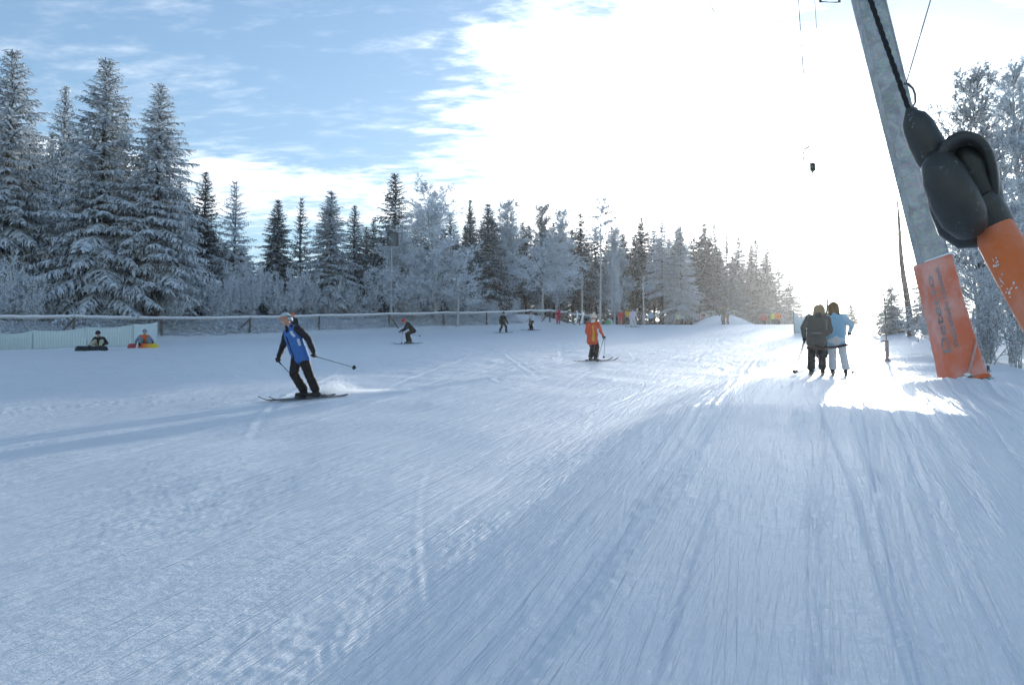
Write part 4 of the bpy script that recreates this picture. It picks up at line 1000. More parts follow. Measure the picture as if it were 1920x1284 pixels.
    m = MB(); m.tube([cb + Vector((-0.16, 0, 0.9)), cb + Vector((-0.16, 0, 0)), cb + Vector((0.16, 0, -0.01)), cb + Vector((0.16, 0, 0.9))], 0.022, 8); m.build('rope_catcher', M['dark_steel'], e)
    m = MB(); m.box(cb + Vector((0, 0.03, 0.12)), (0.30, 0.04, 0.10)); m.build('catcher_plate', M['dark_steel'], e)
    return base + c1 + Vector((0, 0, 0.28)), base + ctr + lf * 0.4 + Vector((0, 0, 0.28))
rope_l, rope_r = lift_mast()
U3 = Vector((UX, UY, 0.095)).normalized()
def haul(p, label):
    m = MB(); m.tube([p - U3 * 26, p, p + U3 * 70], 0.009, 6); o = m.build('haul_rope', M['cable'], None); tag(o, label, 'cable')
haul(rope_l, 'thin steel haul rope of the lift running uphill on the left rollers')
haul(rope_r, 'thin steel haul rope of the lift running on the rollers above the mast')

def hanging_bar(hook_top, rope_top_px, s, flip, label, bx=0.055):
    """a free tow hanger: cord, curved hook, folded bar pack"""
    px, py, d = hook_top; p = pt(px, py, d); up = pt(rope_top_px[0], rope_top_px[1], d) - p; up.normalize()
    e = empty('tow_hanger', p); tag(e, label, 'tow hanger')
    m = MB(); m.tube([(0, 0, 0), up * 3.2], 0.006, 6); m.build('cord', M['cable'], e)
    m = MB(); f = flip
    arc = [(0.02 * f, 0), (-0.02 * f, -0.005), (-0.065 * f, -0.05), (-0.085 * f, -0.11), (-0.085 * f, -0.19), (-0.06 * f, -0.235), (-0.02 * f, -0.25), (0.03, -0.255)]
    m.tube([Vector((x * s, 0, z * s)) for x, z in arc], [0.015 * s] * 2 + [0.011 * s] * 6, 7); m.build('hook', M['dark_steel'], e)
    m = MB(); c = Vector((bx * s, 0, -0.31 * s)); m.tube([c + Vector((0, 0, 0.06 * s)), c + Vector((0, 0, 0.05 * s)), c - Vector((0, 0, 0.05 * s)), c - Vector((0, 0, 0.065 * s))], [0.03 * s, 0.042 * s, 0.042 * s, 0.028 * s], 12); b = m.build('spring_box', M['rubber'], e)
    m = MB(); m.tube([c - Vector((0, 0, 0.06 * s)), c - Vector((0, 0, 0.10 * s))], 0.016 * s, 8); m.build('bar_end', M['rubber'], b)
hanging_bar((1516, 276, 12.0), (1497, 0), 1.0, 1, 'small free tow hanger with curved hook dangling against the bright sky')
hanging_bar((1699, 157, 8.0), (1745, 0), 1.02, -1, 'tow hanger hook on a slanting cord just right of the steel mast', 0.06)

def near_bar():
    """the tow bar close to the camera"""
    d = 1.15
    e = empty('tow_bar', pt(1800, 360, d)); inv = -e.location
    tag(e, 'tow bar close to the camera with black looped handle and orange foam tube', 'tow bar')
    def Q(px, py, dd=d): return pt(px, py, dd) + inv
    s = d / FPX
    m = MB(); m.tube([Q(1855, 417, 1.16), Q(1880, 462, 1.14), Q(1935, 560, 1.09), Q(2010, 690, 1.02), Q(2090, 830, .96)], [35 * s, 36.5 * s, 37 * s, 37 * s, 37 * s], 24); m.build('foam_tube', M['foam'], e)
    # black body from the rope down to the tube
    m = MB(); m.tube([Q(1703, 203), Q(1707, 212), Q(1713, 222), Q(1722, 238), Q(1733, 262), Q(1748, 290), Q(1775, 330), Q(1800, 362)],
                     [5 * s, 12 * s, 22 * s, 27 * s, 29 * s, 30 * s, 31 * s, 30 * s], 24); grip = m.build('grip_cone', M['rubber'], e)
    # thick folded body, its lower lobe, the strap arching over the top and down the right side
    m = MB(); m.tube([Q(1752, 292, 1.135), Q(1757, 303, 1.128), Q(1770, 330, 1.125), Q(1790, 375, 1.125), Q(1806, 405, 1.13), Q(1818, 424, 1.14), Q(1824, 434, 1.15)], [14 * s, 29 * s, 37 * s, 41 * s, 40 * s, 32 * s, 12 * s], 26); m.build('handle_body', M['rubber'], e)
    m = MB(); m.tube([Q(1752, 318, 1.17), Q(1757, 350, 1.18), Q(1766, 390, 1.18), Q(1782, 428, 1.175), Q(1806, 446, 1.17), Q(1832, 446, 1.165), Q(1850, 430, 1.165)], [14 * s, 20 * s, 22 * s, 23 * s, 22 * s, 20 * s, 14 * s], 18); m.build('lower_lobe', M['rubber'], e)
    path = [(1764, 300, 1.12), (1772, 277, 1.115), (1790, 260, 1.11), (1812, 256, 1.11), (1834, 264, 1.11), (1850, 284, 1.115), (1859, 312, 1.12), (1863, 345, 1.13), (1864, 375, 1.14), (1863, 402, 1.15), (1862, 416, 1.16)]
    pp = [Q(*p) for p in path]; nc = 18; V = []; nk = len(pp)
    # smooth the path
    fine = []
    for i in range(nk - 1):
        p0, p1, p2, p3 = pp[max(i - 1, 0)], pp[i], pp[i + 1], pp[min(i + 2, nk - 1)]
        for k_ in range(6):
            t_ = k_ / 6; fine.append(0.5 * ((2 * p1) + (p2 - p0) * t_ + (2 * p0 - 5 * p1 + 4 * p2 - p3) * t_ ** 2 + (3 * p1 - p0 - 3 * p2 + p3) * t_ ** 3))
    fine.append(pp[-1]); vw = Vector((0.55, 0.82, -0.15)).normalized()
    for i, p in enumerate(fine):
        t_ = (fine[min(i + 1, len(fine) - 1)] - fine[max(i - 1, 0)]).normalized(); o = t_.cross(vw).normalized(); b = o.cross(t_).normalized()
        for j in range(nc):
            w = 2 * math.pi * j / nc; c_, s_ = math.cos(w), math.sin(w)
            V.append(p + o * (10 * s) * (abs(c_) ** 0.6 * math.copysign(1, c_)) + b * (34 * s) * (abs(s_) ** 0.5 * math.copysign(1, s_)) + b * 24 * s)
    nf_ = len(fine)
    F = [(i * nc + j, i * nc + (j + 1) % nc, (i + 1) * nc + (j + 1) % nc, (i + 1) * nc + j) for i in range(nf_ - 1) for j in range(nc)] + [tuple(range(nc - 1, -1, -1)), tuple(range((nf_ - 1) * nc, nf_ * nc))]
    m = MB(); m.add(V, F, True); m.build('strap_loop', M['rubber'], e)
    m = MB(); m.tube([Q(1786, 276, 1.15), Q(1800, 284, 1.15), Q(1818, 306, 1.152), Q(1832, 345, 1.155), Q(1842, 385, 1.16), Q(1850, 412, 1.165)], [10 * s, 27 * s, 40 * s, 38 * s, 37 * s, 34 * s], 24); m.build('inner_core', M['rubber'], e)
    m = MB(); m.tube([Q(1826, 372, 1.15), Q(1836, 388, 1.15), Q(1850, 410, 1.157), Q(1861, 428, 1.16)], [34 * s, 39 * s, 39.5 * s, 38 * s], 26); m.build('collar', M['rubber'], e)
    # rope: two twisted strands
    a, b = Q(1705, 208), Q(1560, -205, 1.30); dr = (b - a); ln = dr.length; dr.normalize(); far = rope_l - U3 * 11.5 + inv
    x_ = dr.cross(Vector((0, 1, 0))).normalized(); y_ = dr.cross(x_)
    rope = None
    for ph in (0, 2.09, 4.19):
        m = MB(); pts = []
        k_ = 90
        for i in range(k_):
            w = i / (k_ - 1); t_ = w * ln * 2 * math.pi / 0.045 + ph
            pts.append(a + dr * ln * w + (x_ * math.cos(t_) + y_ * math.sin(t_)) * 0.0019)
        m.tube(pts, 0.0022, 5); o = m.build('rope' if rope is None else 'rope_strand', M['rope'], e if rope is None else rope); rope = rope or o
    m = MB(); m.tube([b, b * 0.5 + far * 0.5, far], 0.006, 6); m.build('rope_tail', M['rope'], rope)
    # frost crystals clinging to the tube
    r = random.Random(4); m = MB()
    ax = (Q(1935, 560, 1.09) - Q(1855, 417, 1.16)).normalized(); e1 = ax.cross(Vector((0, 0, 1))).normalized(); e2 = ax.cross(e1)
    for _ in range(9):
        w0 = r.random(); th0 = r.uniform(-2.4, 0.4)
        for _k in range(7):
            w = w0 + r.gauss(0, 0.025); c = Q(1855, 417, 1.16) * (1 - w) + Q(1935, 560, 1.09) * w
            th = th0 + r.gauss(0, 0.12); nrm = e1 * math.cos(th) + e2 * math.sin(th)
            q3 = Matrix((ax, nrm.cross(ax), nrm)).transposed() @ Matrix.Rotation(r.uniform(0, 6), 3, 'Z')
            m.ball(c + nrm * 36.4 * s, (r.uniform(.0008, .0026), r.uniform(.0006, .0012), .0007), 6, 4, q3)
    o = m.build('frost_crystals', M['snowcap'], e); tag(o, kind='stuff')
near_bar()

# ------------------------------------------------------------------ people
SKIN = lambda: cloth('skin', (0.52, 0.30, 0.22), 0.55, 0.08)
def cap_mesh(p0, r0, p1, r1, n=12, flat=None):
    """closed tapered capsule; flat=(axis, factor) squashes the section"""
    p0, p1 = Vector(p0), Vector(p1); t = (p1 - p0); ln = t.length; t = t.normalized() if ln > 1e-6 else Vector((0, 0, 1))
    ref = Vector((1, 0, 0)) if abs(t.x) < 0.8 else Vector((0, 1, 0)); a = (ref - t * ref.dot(t)).normalized(); b = t.cross(a)
    rings = []
    for k in range(4): w = R(90 - 22.5 * k); rings.append((p0 - t * r0 * math.sin(w), r0 * math.cos(w)))
    rings.append((p0, r0)); rings.append((p1, r1))
    for k in range(1, 5): w = R(22.5 * k); rings.append((p1 + t * r1 * math.sin(w), max(1e-4, r1 * math.cos(w))))
    V = []; F = []
    for c, rr in rings:
        for j in range(n): w = 2 * math.pi * j / n; V.append(c + (a * math.cos(w) + b * math.sin(w)) * max(rr, 1e-4))
    for i in range(len(rings) - 1):
        for j in range(n): F.append((i * n + j, i * n + (j + 1) % n, (i + 1) * n + (j + 1) % n, (i + 1) * n + j))
    F.append(tuple(range(n - 1, -1, -1))); F.append(tuple(range((len(rings) - 1) * n, len(rings) * n)))
    return V, F
def skin_caps(name, caps, mats, voxel, wrinkle=0.010, smooth_it=3):
    """union of capsules -> one continuous surface; each face takes the material of its nearest capsule"""
    m = MB()
    for c in caps: V, F = cap_mesh(*c[:4]); m.add(V, F)
    me = m.mesh(name); ob = D.objects.new('tmp_body', me); COL.objects.link(ob)
    rm = ob.modifiers.new('r', 'REMESH'); rm.mode = 'VOXEL'; rm.voxel_size = voxel; rm.use_smooth_shade = True
    sm = ob.modifiers.new('s', 'SMOOTH'); sm.factor = 0.5; sm.iterations = smooth_it
    dg = bpy.context.evaluated_depsgraph_get(); out = D.meshes.new_from_object(ob.evaluated_get(dg))
    D.objects.remove(ob); D.meshes.remove(me)
    nv = len(out.vertices); co = np.empty(nv * 3, np.float32); out.vertices.foreach_get('co', co); co = co.reshape(-1, 3).astype(float)
    nf = len(out.polygons); fc = np.empty(nf * 3, np.float32); out.polygons.foreach_get('center', fc); fc = fc.reshape(-1, 3)
    def sdf(X):
        best = np.full(len(X), 1e9); idx = np.zeros(len(X), int)
        for i, c in enumerate(caps):
            p0 = np.array(c[0]); p1 = np.array(c[2]); dd = p1 - p0; h = np.clip(((X - p0) @ dd) / max(dd @ dd, 1e-9), 0, 1)
            ds = np.linalg.norm(X - p0 - h[:, None] * dd, axis=1) - (c[1] * (1 - h) + c[3] * h)
            up = ds < best; best = np.where(up, ds, best); idx = np.where(up, i, idx)
        return idx
    mi = np.array([c[4] for c in caps])[sdf(fc)]
    if wrinkle:
        vi = np.array([c[4] for c in caps])[sdf(co)]; no = np.empty(nv * 3, np.float32); out.vertices.foreach_get('normal', no); no = no.reshape(-1, 3)
        w = perlin(co[:, 0] * 9 + co[:, 2] * 4, co[:, 2] * 17 + co[:, 1] * 8, 33) + 0.5 * perlin(co[:, 1] * 22 + co[:, 2] * 9, co[:, 2] * 34 - co[:, 0] * 20, 34)
        co = co + no * (wrinkle * w * (vi != 0))[:, None]; out.vertices.foreach_set('co', co.astype(np.float32).reshape(-1))
    out.materials.clear()
    for mm in mats: out.materials.append(mm)
    out.polygons.foreach_set('material_index', mi.astype(np.int32)); out.polygons.foreach_set('use_smooth', np.ones(nf, bool))
    out.update(); out.name = name
    return out
def ik(a, b, l1, l2, pole):
    a, b = Vector(a), Vector(b); v = b - a; dd = min(v.length, (l1 + l2) * 0.999); u = v.normalized()
    x = (l1 * l1 - l2 * l2 + dd * dd) / (2 * dd); hgt = math.sqrt(max(0, l1 * l1 - x * x))
    p = Vector(pole); p = (p - u * p.dot(u)).normalized(); return a + u * x + p * hgt, a + u * dd

def person(label, loc, yaw, k=0.97, hip=(0, -0.02, 0.985), lean=10, side=0, feet=((-0.13, 0.0), (0.13, 0.0)), hands=((-0.32, 0.25, 0.85), (0.32, 0.25, 0.85)),
           jacket=(0.1, 0.1, 0.12), pants=(0.02, 0.02, 0.024), boots=(0.03, 0.03, 0.035), gloves=(0.02, 0.02, 0.02), hat=None, hat_kind='beanie', hair=None,
           accents=(), voxel=0.016, foot_yaw=0, head_yaw=0, head_pitch=0, elbow=(0, -1, -0.2), jl=0.0, foot_z=0.06, boot=True, seated=False, collar=None, sleeve=None, trunk=1.0, elbows=None, knee=(0, 1, 0.1)):
    """figure in its own frame: +y is the way it faces, +x its right, z up, feet at 0"""
    e = empty('person', loc, yaw); e.scale = (k, k, k); tag(e, label, 'person')
    cn = lambda c, n_: cloth('cloth_%s_%02d%02d%02d' % (n_, int(c[0] * 99), int(c[1] * 99), int(c[2] * 99)), c)
    sleeve = sleeve or jacket
    mats = [SKIN(), cn(jacket, 'jacket'), cn(pants, 'trousers'), cn(boots, 'boots'), cn(gloves, 'gloves'), cn(sleeve, 'sleeve')] + [cn(c, 'panel') for c, _ in accents]
    caps = []
    hip = Vector(hip); Rt = Matrix.Rotation(R(-lean), 3, 'X') @ Matrix.Rotation(R(side), 3, 'Y')
    T = lambda x, y, z: tuple(hip + Rt @ Vector((x, y, z)))
    # trunk (jacket)
    w = trunk
    for sx in (-1, 1):
        caps.append((T(sx * .088 * w, 0.0, -0.10 - jl), .127, T(sx * .10 * w, 0.01, 0.16), .120, 1))
        caps.append((T(sx * .10 * w, 0.01, 0.16), .118, T(sx * .105 * w, 0.0, 0.38), .118, 1))
        caps.append((T(sx * .11 * w, -.005, 0.40), .105, T(sx * .155 * w, -.01, 0.45), .085, 1))
    caps.append((T(0, .02, -0.08 - jl), .125, T(0, .03, 0.34), .125, 1))
    caps.append((T(0, -.01, 0.44), .095, T(0, 0.0, 0.545), .068, 1))        # collar
    # neck, head
    hd = Vector(T(0, 0.045, 0.70)); Hr = Rt @ Matrix.Rotation(R(head_yaw), 3, 'Z') @ Matrix.Rotation(R(lean * 0.7 - head_pitch), 3, 'X')
    Hh = lambda x, y, z: tuple(hd + Hr @ Vector((x, y, z)))
    caps.append((T(0, .01, 0.50), .055, tuple(hd), .055, 0))
    caps.append((Hh(0, -.015, 0.03), .092, Hh(0, .012, -0.03), .078, 0)); caps.append((Hh(0, .045, -.045), .05, Hh(0, .052, -.085), .035, 0))
    caps.append((Hh(0, .088, .012), .010, Hh(0, .108, -.022), .014, 0))
    for sx in (-1, 1): caps.append((Hh(sx * .085, -.01, .01), .014, Hh(sx * .088, -.012, -.025), .010, 0)); caps.append((Hh(sx * .04, .07, -.015), .022, Hh(sx * .03, .07, -.03), .022, 0))
    caps.append((Hh(-.018, .085, -.055), .008, Hh(.018, .085, -.055), .008, 0))
    # arms
    hand_info = []
    for i, sx in enumerate((-1, 1)):
        sh = Vector(T(sx * .195 * w, -.01, 0.44)); eb = elbows[i] if elbows else (sx * 0.5 + elbow[0], elbow[1], elbow[2])
        el, wr = ik(sh, hands[i], .30, .27, eb)
        caps.append((tuple(sh), .082, tuple(el), .066, 5)); caps.append((tuple(el), .066, tuple(wr), .054, 5))
        fd = (wr - el).normalized(); sd = fd.cross(Vector((0, 0, 1))); sd = sd.normalized() if sd.length > 0.1 else Vector((1, 0, 0)); dn = sd.cross(fd).normalized()
        pc = wr + fd * .05
        caps.append((tuple(wr - fd * .01), .046, tuple(wr + fd * .03), .044, 4))
        for q in (-1, 0, 1): caps.append((tuple(pc + sd * q * .022), .024, tuple(pc + fd * .045 + sd * q * .026), .022, 4))
        for q, fl in ((-1.5, .030), (-.5, .038), (.5, .036), (1.5, .028)):        # curled fingers
            k0 = pc + fd * .055 + sd * q * .02; k1 = k0 + fd * fl * .6 - dn * .03; k2 = k1 - fd * .025 - dn * .022
            caps.append((tuple(k0), .0145, tuple(k1), .0135, 4)); caps.append((tuple(k1), .0135, tuple(k2), .012, 4))
        k0 = pc - sd * sx * .04; k1 = k0 + fd * .035 - dn * .03 - sd * sx * .008
        caps.append((tuple(k0), .0165, tuple(k1), .014, 4))
        hand_info.append(pc + fd * .05 - dn * .03)
    # legs
    ankles = []
    for i, sx in enumerate((-1, 1)):
        hp = Vector(T(sx * .095, 0, -.05)); ft = feet[i]; fz = ft[2] if len(ft) > 2 else foot_z
        fyv = Vector((math.sin(R(-foot_yaw)), math.cos(R(-foot_yaw)), 0))
        an = Vector((ft[0], ft[1], fz + .10))
        kn, an2 = ik(hp, an, .42, .40, knee)
        caps.append((tuple(hp), .116, tuple(kn), .096, 2)); caps.append((tuple(kn), .094, tuple(an2 + (kn - an2).normalized() * .04), .092, 2))
        if boot:
            caps.append((tuple(an2 + (kn - an2).normalized() * .10), .070, tuple(an2), .066, 3))
            caps.append((tuple(an2 - fyv * .06 - Vector((0, 0, .075))), .054, tuple(an2 + fyv * .16 - Vector((0, 0, .085))), .046, 3))
        ankles.append(an2)
    for j, (c, lst) in enumerate(accents):
        for (x0, y0, z0, r0, x1, y1, z1, r1) in lst: caps.append((T(x0, y0, z0), r0, T(x1, y1, z1), r1, 6 + j))
    link('body', skin_caps('body', caps, mats, voxel), e)
    # head wear and hair
    def shell(fn, name, mm, n=18, mrows=9):
        V = []
        for i in range(mrows + 1):
            for j in range(n): V.append(Hh(*fn(i / mrows, 2 * math.pi * j / n)))
        F = [(i * n + j, (i + 1) * n + j, (i + 1) * n + (j + 1) % n, i * n + (j + 1) % n) for i in range(mrows) for j in range(n)]
        mb = MB(); mb.add(V, F, True); o = mb.build(name, mm, e); md = o.modifiers.new('thickness', 'SOLIDIFY'); md.thickness = 0.012; md.offset = -1; return o
    if hat_kind == 'helmet':
        shell(lambda u, w: (.118 * math.sin(u * R(102)) * math.cos(w), -.012 + .142 * math.sin(u * R(102)) * math.sin(w) * (1 if math.sin(w) < 0 else .92), .025 + .125 * math.cos(u * R(102)) - (0.05 * u if math.sin(w) < 0.3 else 0)), 'helmet', cn(hat, 'helmet'))
        mb = MB(); mb.tube([Hh(.108 * math.sin(w), -.005 + .118 * math.cos(w), .03) for w in np.linspace(-1.25, 1.25, 11)], 0.026, 8, squash=1.0); gg = mb.build('goggles', cn((0.5, 0.2, 0.12), 'lens'), e)
        mb = MB(); mb.tube([Hh(.122 * math.sin(w), -.012 + .146 * math.cos(w), .035) for w in np.linspace(1.2, 5.08, 15)], 0.012, 6); mb.build('goggle_strap', cn((0.03, 0.03, 0.03), 'strap'), gg)
    elif hat is not None:
        shell(lambda u, w: (.108 * math.sin(u * R(100)) * math.cos(w) * (1.0), -.012 + .128 * math.sin(u * R(100)) * math.sin(w), .030 + .125 * math.cos(u * R(100))), 'hat', cn(hat, 'hat'))
        mb = MB(); ring = [Hh(.109 * math.cos(w), -.012 + .129 * math.sin(w), .012) for w in np.linspace(0, 2 * math.pi, 19)]; mb.tube(ring, 0.017, 7)
        mb.build('hat_brim', cn(tuple(min(1, c * 1.25 + .03) for c in hat), 'brim'), e)
        if hat_kind == 'pompom': mb = MB(); mb.ball(Hh(0, -.02, .175), .042, 10, 7); mb.build('pompom', cn(tuple(min(1, c * 1.1) for c in hat), 'hat'), e)
    if hair is not None:
        length, hc = hair; hm = cn(hc, 'hair')
        if hm.name not in HAIRM: HAIRM.add(hm.name)
        shell(lambda u, w: ((.108 + .012 * math.sin(7 * w) * u) * math.sin(min(1, u * 1.7) * R(95)) * math.cos(w) * (1 + .28 * u), -.02 + (.122 + .01 * math.sin(5 * w)) * math.sin(min(1, u * 1.7) * R(95)) * math.sin(w) * (1.05 if math.sin(w) < 0 else .55),
               .038 + .115 * math.cos(min(1, u * 1.7) * R(95)) - length * 1.25 * max(0, u - .58) / .42 * (1 if math.sin(w) < .25 else .12) * (0.85 + 0.2 * math.sin(9 * w))), 'hair', hm, 30, 14)
    if hat is None or hat_kind != 'helmet':
        for sx in (-1, 1): mb = MB(); mb.ball(Hh(sx * .034, .086, .0), (.013, .008, .008), 8, 6); mb.build('eye', cn((0.03, 0.025, 0.02), 'eye'), e)
    bpy.context.view_layer.update()
    W = Matrix.Translation(Vector(loc)) @ Matrix.Rotation(yaw, 4, 'Z') @ Matrix.Scale(k, 4)
    return e, [W @ h for h in hand_info], [W @ a for a in ankles]
HAIRM = set()

def ski(at, yaw, label, length=1.65, col=(0.05, 0.05, 0.055), width=0.075, cat='ski', bindings=True, tilt=0.0, name='ski', lift=0.0, back=0.42):
    """a ski (or board) lying on the snow below `at`, pointing along yaw"""
    f = Vector((-math.sin(yaw), math.cos(yaw), 0)); x, y = at.x, at.y; h = 0.3
    g = lambda p: G(p.x, p.y)
    p = Vector((x, y, 0)); sl = (g(p + f * h) - g(p - f * h)) / (2 * h); rt_ = Vector((f.y, -f.x, 0)); sr = (g(p + rt_ * h) - g(p - rt_ * h)) / (2 * h)
    fw = (f + Vector((0, 0, sl))).normalized(); rr = (rt_ + Vector((0, 0, sr))).normalized(); up = rr.cross(fw).normalized()
    if tilt: q = Matrix.Rotation(tilt, 3, fw); rr = q @ rr; up = q @ up
    Mx = Matrix((rr, fw, up)).transposed().to_4x4(); Mx.translation = Vector((x, y, G(x, y) + 0.018 + lift))
    e = empty(name); e.matrix_world = Mx; tag(e, label, cat)
    n = 22; V = []; y0, y1 = -length * back, length * (1 - back)
    for i in range(n):
        u = i / (n - 1); yy = y0 + (y1 - y0) * u
        w = width / 2 * (1 + 0.28 * (2 * u - 1) ** 2) * min(1, (1.02 - u) * 14) ** 0.5 * min(1, (u + .03) * 14) ** 0.5
        z = 0.16 * max(0, u - 0.86) ** 1.5 / 0.14 ** 1.5 * 0.55 + (0.02 * max(0, 0.06 - u) / 0.06)
        for sx, zz in ((-1, 0), (1, 0), (1, .014), (-1, .014)): V.append((sx * w, yy, z + zz))
    F = [(i * 4 + j, i * 4 + (j + 1) % 4, (i + 1) * 4 + (j + 1) % 4, (i + 1) * 4 + j) for i in range(n - 1) for j in range(4)] + [(3, 2, 1, 0), tuple((n - 1) * 4 + j for j in range(4))]
    m = MB(); m.add(V, F); m.build('base', cloth('ski_%02d%02d%02d' % tuple(int(c * 99) for c in col), col, 0.35), e)
    if bindings:
        for yy, hh in ((0.15, .035), (-0.17, .045)):
            m = MB(); m.box((0, yy, .014 + hh / 2), (width * 0.8, .09, hh)); m.build('binding', cloth('binding', (0.12, 0.12, 0.13)), e)
    return e
def ski_pole(hand, tip, label, col=(0.10, 0.10, 0.11), r=0.009):
    e = empty('ski_pole', hand); tag(e, label, 'ski pole'); v = tip - hand; u = v.normalized()
    m = MB(); m.tube([-u * 0.02, v], [r, r * 0.75], 7); m.build('shaft', cloth('pole_%02d' % int(col[0] * 99), col, 0.4), e)
    m = MB(); m.tube([-u * .07, -u * .05, u * .09], [.018, .02, .014], 9); m.build('grip', cloth('pole_grip', (0.02, 0.02, 0.02)), e)
    c = v - u * .07; m = MB(); m.tube([c - u * .006, c + u * .006], .045, 12); m.build('basket', cloth('pole_grip', (0.02, 0.02, 0.02)), e)
def yaw_of(dx, dy): return math.atan2(-dx, dy)
def spot(px, d): return on_ground(px, d)

# --- skier in blue
BL = spot(566, 15.5); by = yaw_of(-0.70, -0.71)
e, hn, an = person('skier in blue jacket with dark sleeves and pale helmet gliding left', BL, by, 0.97, hip=(0.06, 0.06, 0.955), lean=17, side=9,
    feet=((-0.27, -0.16), (-0.02, -0.04)), hands=((-0.36, -0.02, 0.96), (0.34, 0.34, 0.86)), jacket=(0.045, 0.15, 0.43), sleeve=(0.018, 0.016, 0.024), pants=(0.018, 0.015, 0.015),
    boots=(0.03, 0.03, 0.03), hat=(0.42, 0.52, 0.58), hat_kind='helmet', voxel=0.011, head_yaw=8, head_pitch=4, jl=0.09, trunk=1.18,
    elbows=((-0.9, -1.0, 0.0), (1.0, -0.6, -0.2)),
    accents=[((0.012, 0.012, 0.02), [(0.0, .132, -.10, .026, 0.0, .140, .34, .026), (0, .10, .46, .03, 0, .075, .56, .028), (-.12, -.02, .44, .092, -.19, -.02, .43, .088), (0, -.02, .50, .085, 0, -.01, .53, .075)]),
             ((0.55, 0.60, 0.62), [(-.215, .045, .22, .030, -.215, .05, .12, .028), (-.15, .09, .40, .040, -.18, .075, .32, .034)])])
sk = yaw_of(-0.74, -0.67)
ski(Vector((an[0].x, an[0].y, 0)), sk, 'dark ski nearer the camera under the skier in blue', 1.66, tilt=R(-6))
ski(Vector((an[1].x, an[1].y, 0)), sk + R(2), 'dark ski farther from the camera under the skier in blue', 1.66, tilt=R(-6))
tp = pt(668, 690, 16.4); ski_pole(hn[0], tp, 'ski pole trailing out to the right behind the skier in blue')
q = hn[1]; ski_pole(q, Vector((q.x + 0.42, q.y + 0.28, G(q.x + .42, q.y + .28) + 0.22)), 'ski pole in the low front hand of the skier in blue')
# spray of snow behind the skis
def flying_snow():
    m, nt, b = mat_base('flying_snow'); b.inputs['Base Color'].default_value = (0.9, 0.92, 0.95, 1); b.inputs['Roughness'].default_value = 0.6
    tr = N(nt, 'ShaderNodeBsdfTranslucent'); tr.inputs[0].default_value = (0.93, 0.95, 0.97, 1); mx = N(nt, 'ShaderNodeMixShader'); mx.inputs[0].default_value = 0.6
    L(nt, b.outputs[0], mx.inputs[1]); L(nt, tr.outputs[0], mx.inputs[2]); L(nt, mx.outputs[0], nt.nodes['Material Output'].inputs[0]); return m
M['flying_snow'] = flying_snow()
def spray():
    r = np.random.default_rng(44); n = 30000
    u = r.uniform(0, 1, n) ** 1.5; a = spot(600, 16.0); b = spot(752, 17.2)
    c = np.array(a)[None] * (1 - u)[:, None] + np.array(b)[None] * u[:, None]
    hgt = (0.04 + 0.30 * np.sin(np.clip(u * 2.2, 0, 1) * np.pi) * (1 - u) + 0.05 * (1 - u)); c[:, 2] = gz(c[:, 0], c[:, 1]) + np.abs(r.normal(0, 1, n)) * hgt * 0.55
    c[:, :2] += r.normal(0, 0.16, (n, 2)) * (0.4 + u)[:, None]
    sz = r.uniform(0.004, 0.009, n)
    d1 = unit(r.normal(0, 1, (n, 3))) * sz[:, None]; d2 = unit(r.normal(0, 1, (n, 3))) * sz[:, None]
    V = np.stack([c - d1, c + d1, c + d2], 1).reshape(-1, 3); F = np.arange(3 * n).reshape(-1, 3)
    o = link('snow_spray', np_mesh('snow_spray', V, F), None, M['flying_snow']); tag(o, 'fine cloud of snow thrown up behind the skier in blue', 'snow spray', kind='stuff')
spray()

# --- the two lift riders
ly = yaw_of(UX, UY)
R1 = spot(1531, 18.2); R2 = spot(1572, 18.4)
e, h1, a1 = person('lift rider in dark grey jacket bending the blond head, seen from behind', R1, ly, 0.94, hip=(0.02, 0, 0.975), lean=12, side=6, feet=((-0.12, 0), (0.14, 0.0)), hands=((-0.27, 0.18, 0.98), (0.24, 0.30, 1.02)),
    jacket=(0.085, 0.082, 0.075), pants=(0.045, 0.042, 0.042), boots=(0.025, 0.022, 0.025), hair=(0.17, (0.30, 0.21, 0.12)), voxel=0.012, jl=0.08, trunk=1.12, head_pitch=-48,
    accents=[((0.16, 0.155, 0.14), [(-.12, -.100, .02, .022, .12, -.100, .04, .022), (.235, -.06, .12, .016, .19, -.08, .40, .016)])])
e, h2, a2 = person('lift rider in light blue jacket and white trousers with long brown hair', R2, ly, 0.965, hip=(-0.03, 0, 0.98), lean=8, side=-3, feet=((-0.12, 0), (0.17, -0.02)), hands=((-0.22, 0.30, 1.08), (0.30, 0.20, 1.10)),
    jacket=(0.25, 0.50, 0.68), sleeve=(0.36, 0.54, 0.66), pants=(0.70, 0.72, 0.75), boots=(0.025, 0.02, 0.025), hair=(0.26, (0.16, 0.09, 0.035)), voxel=0.012, jl=0.05, trunk=1.05, head_pitch=-8,
    accents=[((0.62, 0.65, 0.68), [(-.09, -.01, -.14, .124, .09, -.01, -.14, .124), (.0, -.03, -.14, .122, 0, .03, -.14, .122), (.215, -.02, .20, .05, .20, -.03, .0, .045), (-.205, -.02, .20, .04, -.19, -.03, 0, .04)])])
for a_, s_, lb in ((a1[0], 0, 'left ski of the lift rider in dark grey'), (a1[1], 0, 'right ski of the lift rider in dark grey'), (a2[0], 0, 'left ski of the lift rider in light blue'), (a2[1], 0, 'right ski of the lift rider in light blue')):
    ski(Vector((a_.x, a_.y, 0)), ly, lb + ', seen from its tail', 1.6, (0.20, 0.18, 0.18))
ski_pole(h1[0], spot(1488, 17.9) + Vector((0, 0, 0.03)), 'ski pole slanting left from the lift rider in dark grey', (0.12, 0.10, 0.1), .013)
